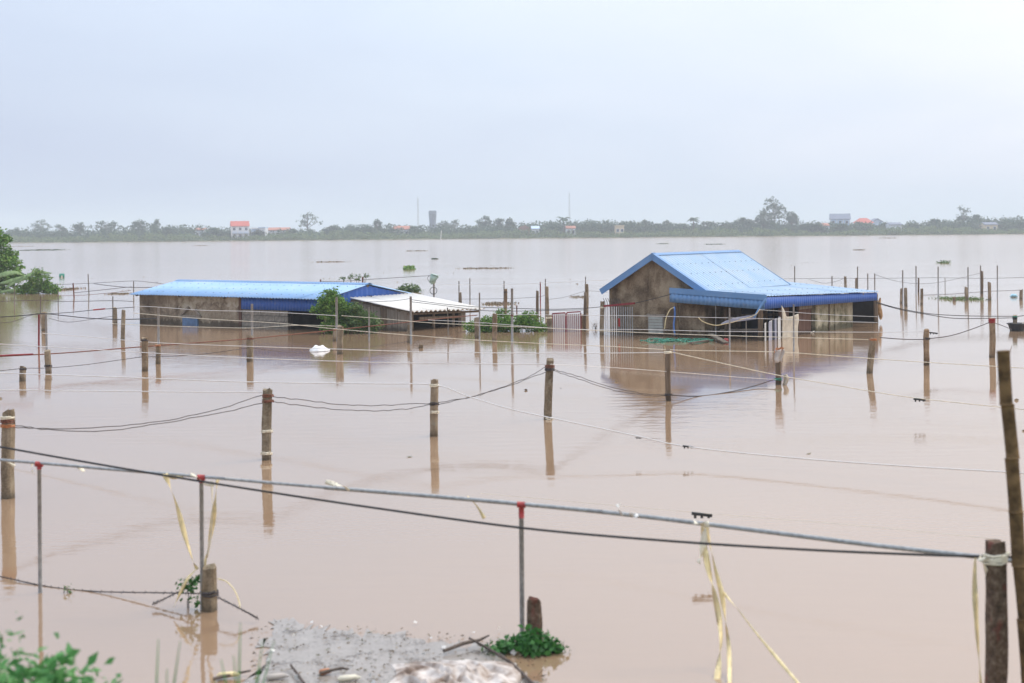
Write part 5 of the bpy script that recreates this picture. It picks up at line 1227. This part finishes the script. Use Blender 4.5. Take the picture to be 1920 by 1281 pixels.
def flecks():
    rng = np.random.default_rng(70); pts = []
    for k in range(110):
        x = rng.uniform(0, 1920); y = 458 + 90 * rng.random() ** 1.7 - 17 * x / 1920 + 4
        b = WP(x, y)
        for j in range(rng.integers(1, 7)): pts.append((b.x + rng.normal() * .25 * b.y / 100, b.y + rng.normal() * .3 * b.y / 100, .02))
    for k in range(14):
        b = WP(rng.uniform(0, 1920), rng.uniform(560, 900)); pts.append((b.x, b.y, .012))
    o = leaf_mesh('drift_flecks', m_leaf_dry, np.array(pts), .075, rng, up=.8); tag(o, 'scattered specks of drifting leaves and twigs on the open water', 'debris', kind='stuff')
flecks()
# mint bucket hung upside down on a pole
def bucket_pole():
    b = WP(813, 557); d = b.y; t_ = empty('bucket_pole', (b.x, b.y, BED)); tag(t_, 'mint green bucket upside down on a thin pole with looped wire', 'bucket')
    z = lambda y: P(813, y, d).z - BED
    MB().tube([(0, 0, 0), (0.02, 0, z(532))], .035, 7).build('pole', m_stick, t_, True)
    MB().tube([(-.02, 0, z(532)), (-.06, 0, z(530)), (.05, -.02, z(518)), (.07, -.02, z(515))], [.10, .155, .20, .205], 16).build('bucket', m_mint, t_, True)
    MB().tube(smooth_path([(.02, -.03, z(531)), (-.20, -.03, z(527)), (-.26, -.03, z(521)), (-.14, -.03, z(516))]), .012, 5).build('handle', m_dwire, t_, True)
    m = MB(); m.tube([(.16 * math.cos(a * .4), -.05, z(545) + .16 * math.sin(a * .4)) for a in range(17)], .015, 5); m.build('wire_loop', m_black, t_, True)
bucket_pole()
# floating barrel
b = WP(116, 520); t_ = empty('floating_drum', b, .3); tag(t_, 'dark green drum with a pale patch afloat beyond the banana grove', 'drum')
MB().tube([(-.18, 0, .06), (-.175, 0, .06), (0, 0, .06), (.175, 0, .06), (.18, 0, .06)], [.17, .2, .21, .2, .17], 14).build('drum', m_green, t_, False)
MB().box(-.05, .05, -.225, -.205, -.02, .12).build('patch', m_cream, t_)
# white sack
b = WP(599, 657.5)
def sk(u, v):
    w = 38 * b.y / FPX; x = (u - .48) * w; prof = math.sin(math.pi * min(1, max(0, u * .92 + .04))) ** .7 * (1.0 - .55 * max(0, u - .45))
    return b + Vector((x, (v - .5) * .5 * prof, .13 * prof * math.sin(math.pi * v) * (1 + .25 * math.sin(u * 17) * math.sin(v * 9)) + .005))
tag(drape('floating_sack', m_wsack, None, sk, 18, 12, .01), 'crumpled white sack floating in front of the conical bush', 'sack')
# green net tangle, planks, red float
def net():
    c = WP(1268, 640.5); rng = random.Random(3); m = MB()
    for k in range(16):
        cx = rng.uniform(-.75, .75); rx, ry = rng.uniform(.12, .32), rng.uniform(.10, .5); ph = rng.uniform(0, 6)
        m.tube([(cx + rx * math.cos(a * .42 + ph), ry * math.sin(a * .42 + ph) + rng.uniform(-.02, .02), .03 + .03 * math.sin(a + ph)) for a in range(15)], .010, 4)
    o = m.build('green_net', m_net, None, True); o.location = c; tag(o, 'tangle of green rope or net floating in front of the gable', 'net')
net()
for (lab, p0, p1, w, m) in [('pale broken plank floating flat by the green net', (1294, 647), (1330, 641), .09, m_woodg), ('split board end jutting up from the water by the green net', (1333, 636.5), (1362, 646), .14, m_woodg)]:
    a, b = WP(*p0), WP(*p1); a.z = .05 if p0[0] < 1300 else .14; b.z = .04; tag(MB().beam(a, b, w, .035).build('floating_plank', m), lab, 'plank')
b = WP(1361, 642); o = MB().tube([(-.06, 0, .05), (-.03, 0, .05), (.04, 0, .05), (.07, 0, .05)], [.03, .06, .06, .03], 10).build('red_float', m_red, None, True); o.location = b; tag(o, 'small red float beside the split board', 'float')
# arrow-shaped stick and black tub
wire('bent white stick at the waterline before the plaster bay', [(1527, 621, 40.5), (1520, 626, 40.3), (1526, 630, 40.2)], .012, m_cream, 'bent_stick', cat='stick')
def tub():
    b = WP(1907, 620.5); t_ = empty('tub', b); tag(t_, 'black tub or boat end afloat beneath the cable-knotted post', 'tub')
    MB().tube([(0, 0, -.1), (0, 0, .02), (0, 0, .16), (0, 0, .20)], [.18, .20, .24, .26], 14).build('shell', m_blackp, t_, False)
    MB().tube([(.27 * math.cos(a * .45), .27 * math.sin(a * .45), .205) for a in range(15)], .018, 5).build('rim', m_blackp, t_, True)
    MB().tube([(.12, -.1, .2), (.25, -.16, .24), (.42, -.18, .2)], [.05, .08, .05], 8).build('bundle', m_sack, t_, True)
tub()
b = WP(1901, 557.5); o = MB().tube([(-.16, 0, .03), (-.08, 0, .07), (.08, 0, .07), (.16, 0, .03)], [.02, .07, .07, .02], 8).build('plastic_bag', simple('pale_cyan_plastic', (.35, .62, .72), .5), None, True); o.location = b; tag(o, 'pale cyan plastic bag floating near the short thick post', 'bag')

# ------------------------------------------------------------------ flotsam and plants at the foreground bank
def flotsam():
    rng = np.random.default_rng(90)
    M = Mat('grey_scum', .22, 0, .5); p = M.pos(); n1 = M.noise(p, 6, 6, .7); n2 = M.noise(p, 40, 4, .7)
    M.set('Base Color', M.ramp(M.math('ADD', M.math('MULTIPLY', n1, .5), M.math('MULTIPLY', n2, .5)), [(.35, (.23, .195, .16)), (.5, (.29, .255, .22)), (.65, (.36, .32, .28))])).bump(n2, .12, .006)
    out = [(505, 1164), (560, 1168), (610, 1178), (680, 1185), (740, 1188), (800, 1203), (850, 1208), (905, 1213), (945, 1225), (985, 1262), (1010, 1292), (1040, 1330)]
    hole = M.ramp(M.math('ADD', M.math('MULTIPLY', M.noise(p, 3.2, 5, .65), .7), M.math('MULTIPLY', n2, .3)), [(.36, 0.0), (.47, 1.0)])
    tp_ = M.n.new('ShaderNodeBsdfTransparent'); ms = M.n.new('ShaderNodeMixShader'); M.l.new(hole, ms.inputs[0]); M.l.new(tp_.outputs[0], ms.inputs[1]); M.l.new(M.b.outputs[0], ms.inputs[2]); M.l.new(ms.outputs[0], M.n['Material Output'].inputs['Surface'])
    top = [WP(x, y) for x, y in out]; low = [WP(x, y) for x, y in [(1010, 1400), (700, 1400), (470, 1400), (440, 1330), (452, 1290), (480, 1262), (498, 1235), (480, 1210), (512, 1190)]]
    poly = [(q.x + rng.normal() * .02, q.y + rng.normal() * .07) for q in smooth_path(top + low + [top[0]], 7)[:-1]]
    tag(MB().prism(poly, 2, .003, .006).build('floating_scum', M.m), 'grey mat of scum and rotting leaves floating at the bank', 'scum', kind='stuff')
    pts = []
    for k in range(520):
        u, v = rng.random(), rng.random(); x = 470 + 560 * u; y = 1164 + 130 * v + 40 * u * (1 - v)
        b = WP(x, y); pts.append((b.x, b.y, .012 + .012 * rng.random()))
    o = leaf_mesh('leaf_litter', m_leaf_dry, np.array(pts), .032, rng, up=.95, aspect=.3); tag(o, 'floating leaf litter and chips strewn over the grey scum', 'litter', kind='stuff')
    pts = []
    for k in range(26):
        b = WP(rng.uniform(480, 1010), rng.uniform(1170, 1290)); pts.append((b.x, b.y, .025))
    o = leaf_mesh('foam_chips', simple('pale_foam', (.62, .60, .56), .7), np.array(pts), .04, rng, up=.85, aspect=.8); tag(o, 'pale foam chips among the leaf litter', 'foam', kind='stuff')
    # twigs
    r2 = random.Random(5)
    tag(MB().tube([WP(832, 1229) + Vector((0, 0, .03)), WP(868, 1220) + Vector((0, 0, .05)), WP(900, 1213) + Vector((0, 0, .05)), WP(917, 1207) + Vector((0, 0, .06))], [.013, .014, .010, .005], 7).build('branch', m_branch, None, True), 'dark crooked branch lying behind the pale sack heap', 'branch')
    tag(MB().tube([WP(880, 1212) + Vector((0, 0, .06)), WP(920, 1232) + Vector((0, 0, .05)), WP(960, 1252) + Vector((0, 0, .03)), WP(1012, 1300) + Vector((0, 0, .02))], [.007, .011, .011, .012], 7).build('branch', m_branch, None, True), 'long dark branch edging the scum near the green-leaved stump', 'branch')
    tag(MB().tube([WP(600, 1270) + Vector((0, 0, .03)), WP(640, 1264) + Vector((0, 0, .04)), WP(655, 1263) + Vector((0, 0, .03))], [.011, .010, .005], 7).build('branch', m_branch, None, True), 'short brown stick lying in the grey scum', 'branch')
    tag(MB().tube([WP(400, 1279) + Vector((0, 0, .02)), WP(440, 1272) + Vector((0, 0, .03)), WP(470, 1266) + Vector((0, 0, .03))], [.012, .011, .006], 7).build('branch', m_branch, None, True), 'black stick lying at the bank below the vine-clad stump', 'branch')
    tag(MB().tube([WP(545, 1258) + Vector((0, 0, .04)), WP(560, 1275) + Vector((0, 0, .03)), WP(570, 1290) + Vector((0, 0, .03))], [.007, .010, .010], 7).build('branch', m_branch, None, True), 'dark forked twig between two pale floats in the scum', 'branch')
    for (x, y, lab, m) in [(520, 1277, 'pale pinkish log end floating in the scum', m_sack), (655, 1280, 'cream plastic bottle floating in the scum', m_cream), (428, 1274, 'straw-coloured husk floating at the bank', m_straw), (610, 1268, 'rust-brown husk beside the short brown stick', m_orange)]:
        b = WP(x, y); L = .075 if m is not m_orange else .04
        o = MB().tube([(-L, 0, .02), (-L * .8, .0, .025), (L * .5, .02, .03), (L, .02, .025)], [.008, .022, .018, .006], 9).build('flotsam_piece', m, None, True); o.location = b; tag(o, lab, 'flotsam')
    # crumpled sack heap
    c = WP(850, 1284); rn = np.random.default_rng(4); ph = rn.uniform(0, 6, 8)
    def hp(u, v):
        x = (u - .5) * .86; y = (v - .5) * .85
        env = max(0, 1 - (2 * u - 1) ** 2) ** .5 * max(0, 1 - (2 * v - 1) ** 2) ** .5
        q3 = Vector(((x * .8 + y * .6) * 7.0 + 1.7, (y * .8 - x * .6) * 1.9, 0)); q3 = q3 + Vector((mnoise.noise(q3 * 1.3), mnoise.noise(q3 * 1.3 + Vector((9, 2, 0))), 0)) * .7
        fold = (1 - abs(mnoise.noise(q3) * 2.2)) * .75 + (1 - abs(mnoise.noise(q3 * 2.6 + Vector((4, 0, 0))) * 2)) * .30 + (1 - abs(mnoise.noise(q3 * 5.5) * 2)) * .12
        return c + Vector((x + .03 * math.sin(9 * y), y + .0, env * (.03 + .062 * fold) + .008))
    tag(drape('sack_heap', m_sack2, None, hp, 110, 84, .004), 'heap of crumpled pale sacking at the bank in front of the crooked branch', 'sack heap')
m_sack2 = (lambda M: (M.set('Base Color', M.ramp(M.noise(M.pos(), 5, 5, .6), [(.36, (.16, .11, .08)), (.46, (.38, .31, .26)), (.56, (.60, .54, .49)), (.7, (.72, .68, .63))])), M.m)[1])(Mat('stained_sacking', .85, 0, .2))
flotsam()
b = WP(992, 1222); bush('leaf_clump', 'clump of vivid green leaves around the reddish stump', b, [(-.12, 0, .03, .16, .14, .04), (.06, -.02, .04, .18, .15, .045), (0, .08, .06, .12, .1, .05), (.17, 0, .03, .08, .1, .03)], 110, 8, .03, .06, m_leaf_vivid, 95, 'plant', 5, .006, aspect=.7)
b = WP(362, 1140); bush('vine', 'leafy green vine hanging beside the grey upright and concrete stump', b, [(-.05, 0, .20, .05, .04, .06), (-.02, 0, .10, .06, .05, .05), (.03, 0, .24, .05, .04, .04), (.02, .0, .06, .04, .03, .03)], 20, 5, .025, .05, m_leaf_vivid, 96, 'vine', 3, .004, aspect=.75)
b = WP(127, 1112); bush('sprout', 'tiny weed sprout caught on the foreground barbed wire', b, [(0, 0, .03, .04, .03, .03)], 8, 4, .012, .03, m_leaf_mid, 97, 'plant', 2, .003)
def weed(x, y, d, label, hgt, spread, n, seed, leaf=.065):
    rng = np.random.default_rng(seed); b = P(x, y, d); b.z = ground_h(d, 0) - .03; t_ = empty('bank_weed', b); tag(t_, label, 'plant')
    pts = []; s = MB()
    for k in range(n):
        az = rng.uniform(0, 6.28); L = hgt * rng.uniform(.6, 1.05); ex = spread * rng.uniform(.2, 1)
        q = smooth_path([(0, 0, 0), (ex * .35 * math.cos(az), ex * .35 * math.sin(az), L * .55), (ex * math.cos(az), ex * math.sin(az), L)], 5)
        s.tube(q, [.006 * (1 - .6 * i / len(q)) for i in range(len(q))], 4)
        for c in q[1:]:
            for j in range(16): pts.append(tuple(c + Vector(rng.normal(size=3)) * .06))
    leaf_mesh('leaves', m_leaf_weed, np.array(pts), leaf, rng, up=.6, aspect=.45, parent=t_); tag(s.build('stems', m_leaf_weed, t_, True), kind='stuff')
weed(30, 1260, 6.0, 'broad leafy green weed on the bank, largest of the foreground plants', .68, .32, 24, 201)
weed(110, 1275, 6.2, 'spreading green weed on the bank beside the largest one', .52, .28, 20, 202, .07)
weed(-20, 1230, 6.3, 'thin-leaved weed at the outer side of the largest bank plant', .76, .22, 5, 203, .045)
weed(205, 1275, 6.4, 'small yellow-green weed standing apart on the bank', .42, .10, 4, 204, .045)
def blades(x, d, label, n, seed, hgt):
    rng = random.Random(seed); b = P(x, 1280, d); b.z = ground_h(d, 0) - .02; t_ = empty('grass_tuft', b); tag(t_, label, 'grass')
    for k in range(n):
        dx, L = rng.uniform(-.07, .07), hgt * rng.uniform(.75, 1.1); ln = rng.uniform(-.05, .07); G = []
        for i in range(6):
            s_ = i / 5; w = .011 * (1 - s_) + .001; c = Vector((dx + ln * s_ * s_ * 2, rng.uniform(-.02, .02), L * s_)); G.append([c - Vector((w, 0, 0)), c + Vector((w, .004, 0))])
        MB().sheet(G, .001).build('blade', m_leaf_weed, t_)
blades(325, 5.6, 'few upright grass blades on the bank below the barbed wire', 4, 1, .76)
blades(425, 5.6, 'tuft of grass blades on the bank below the vine-clad stump', 5, 2, .66)
blades(462, 5.6, 'tall slanting grass blades on the bank beside the grey scum', 5, 3, .78)
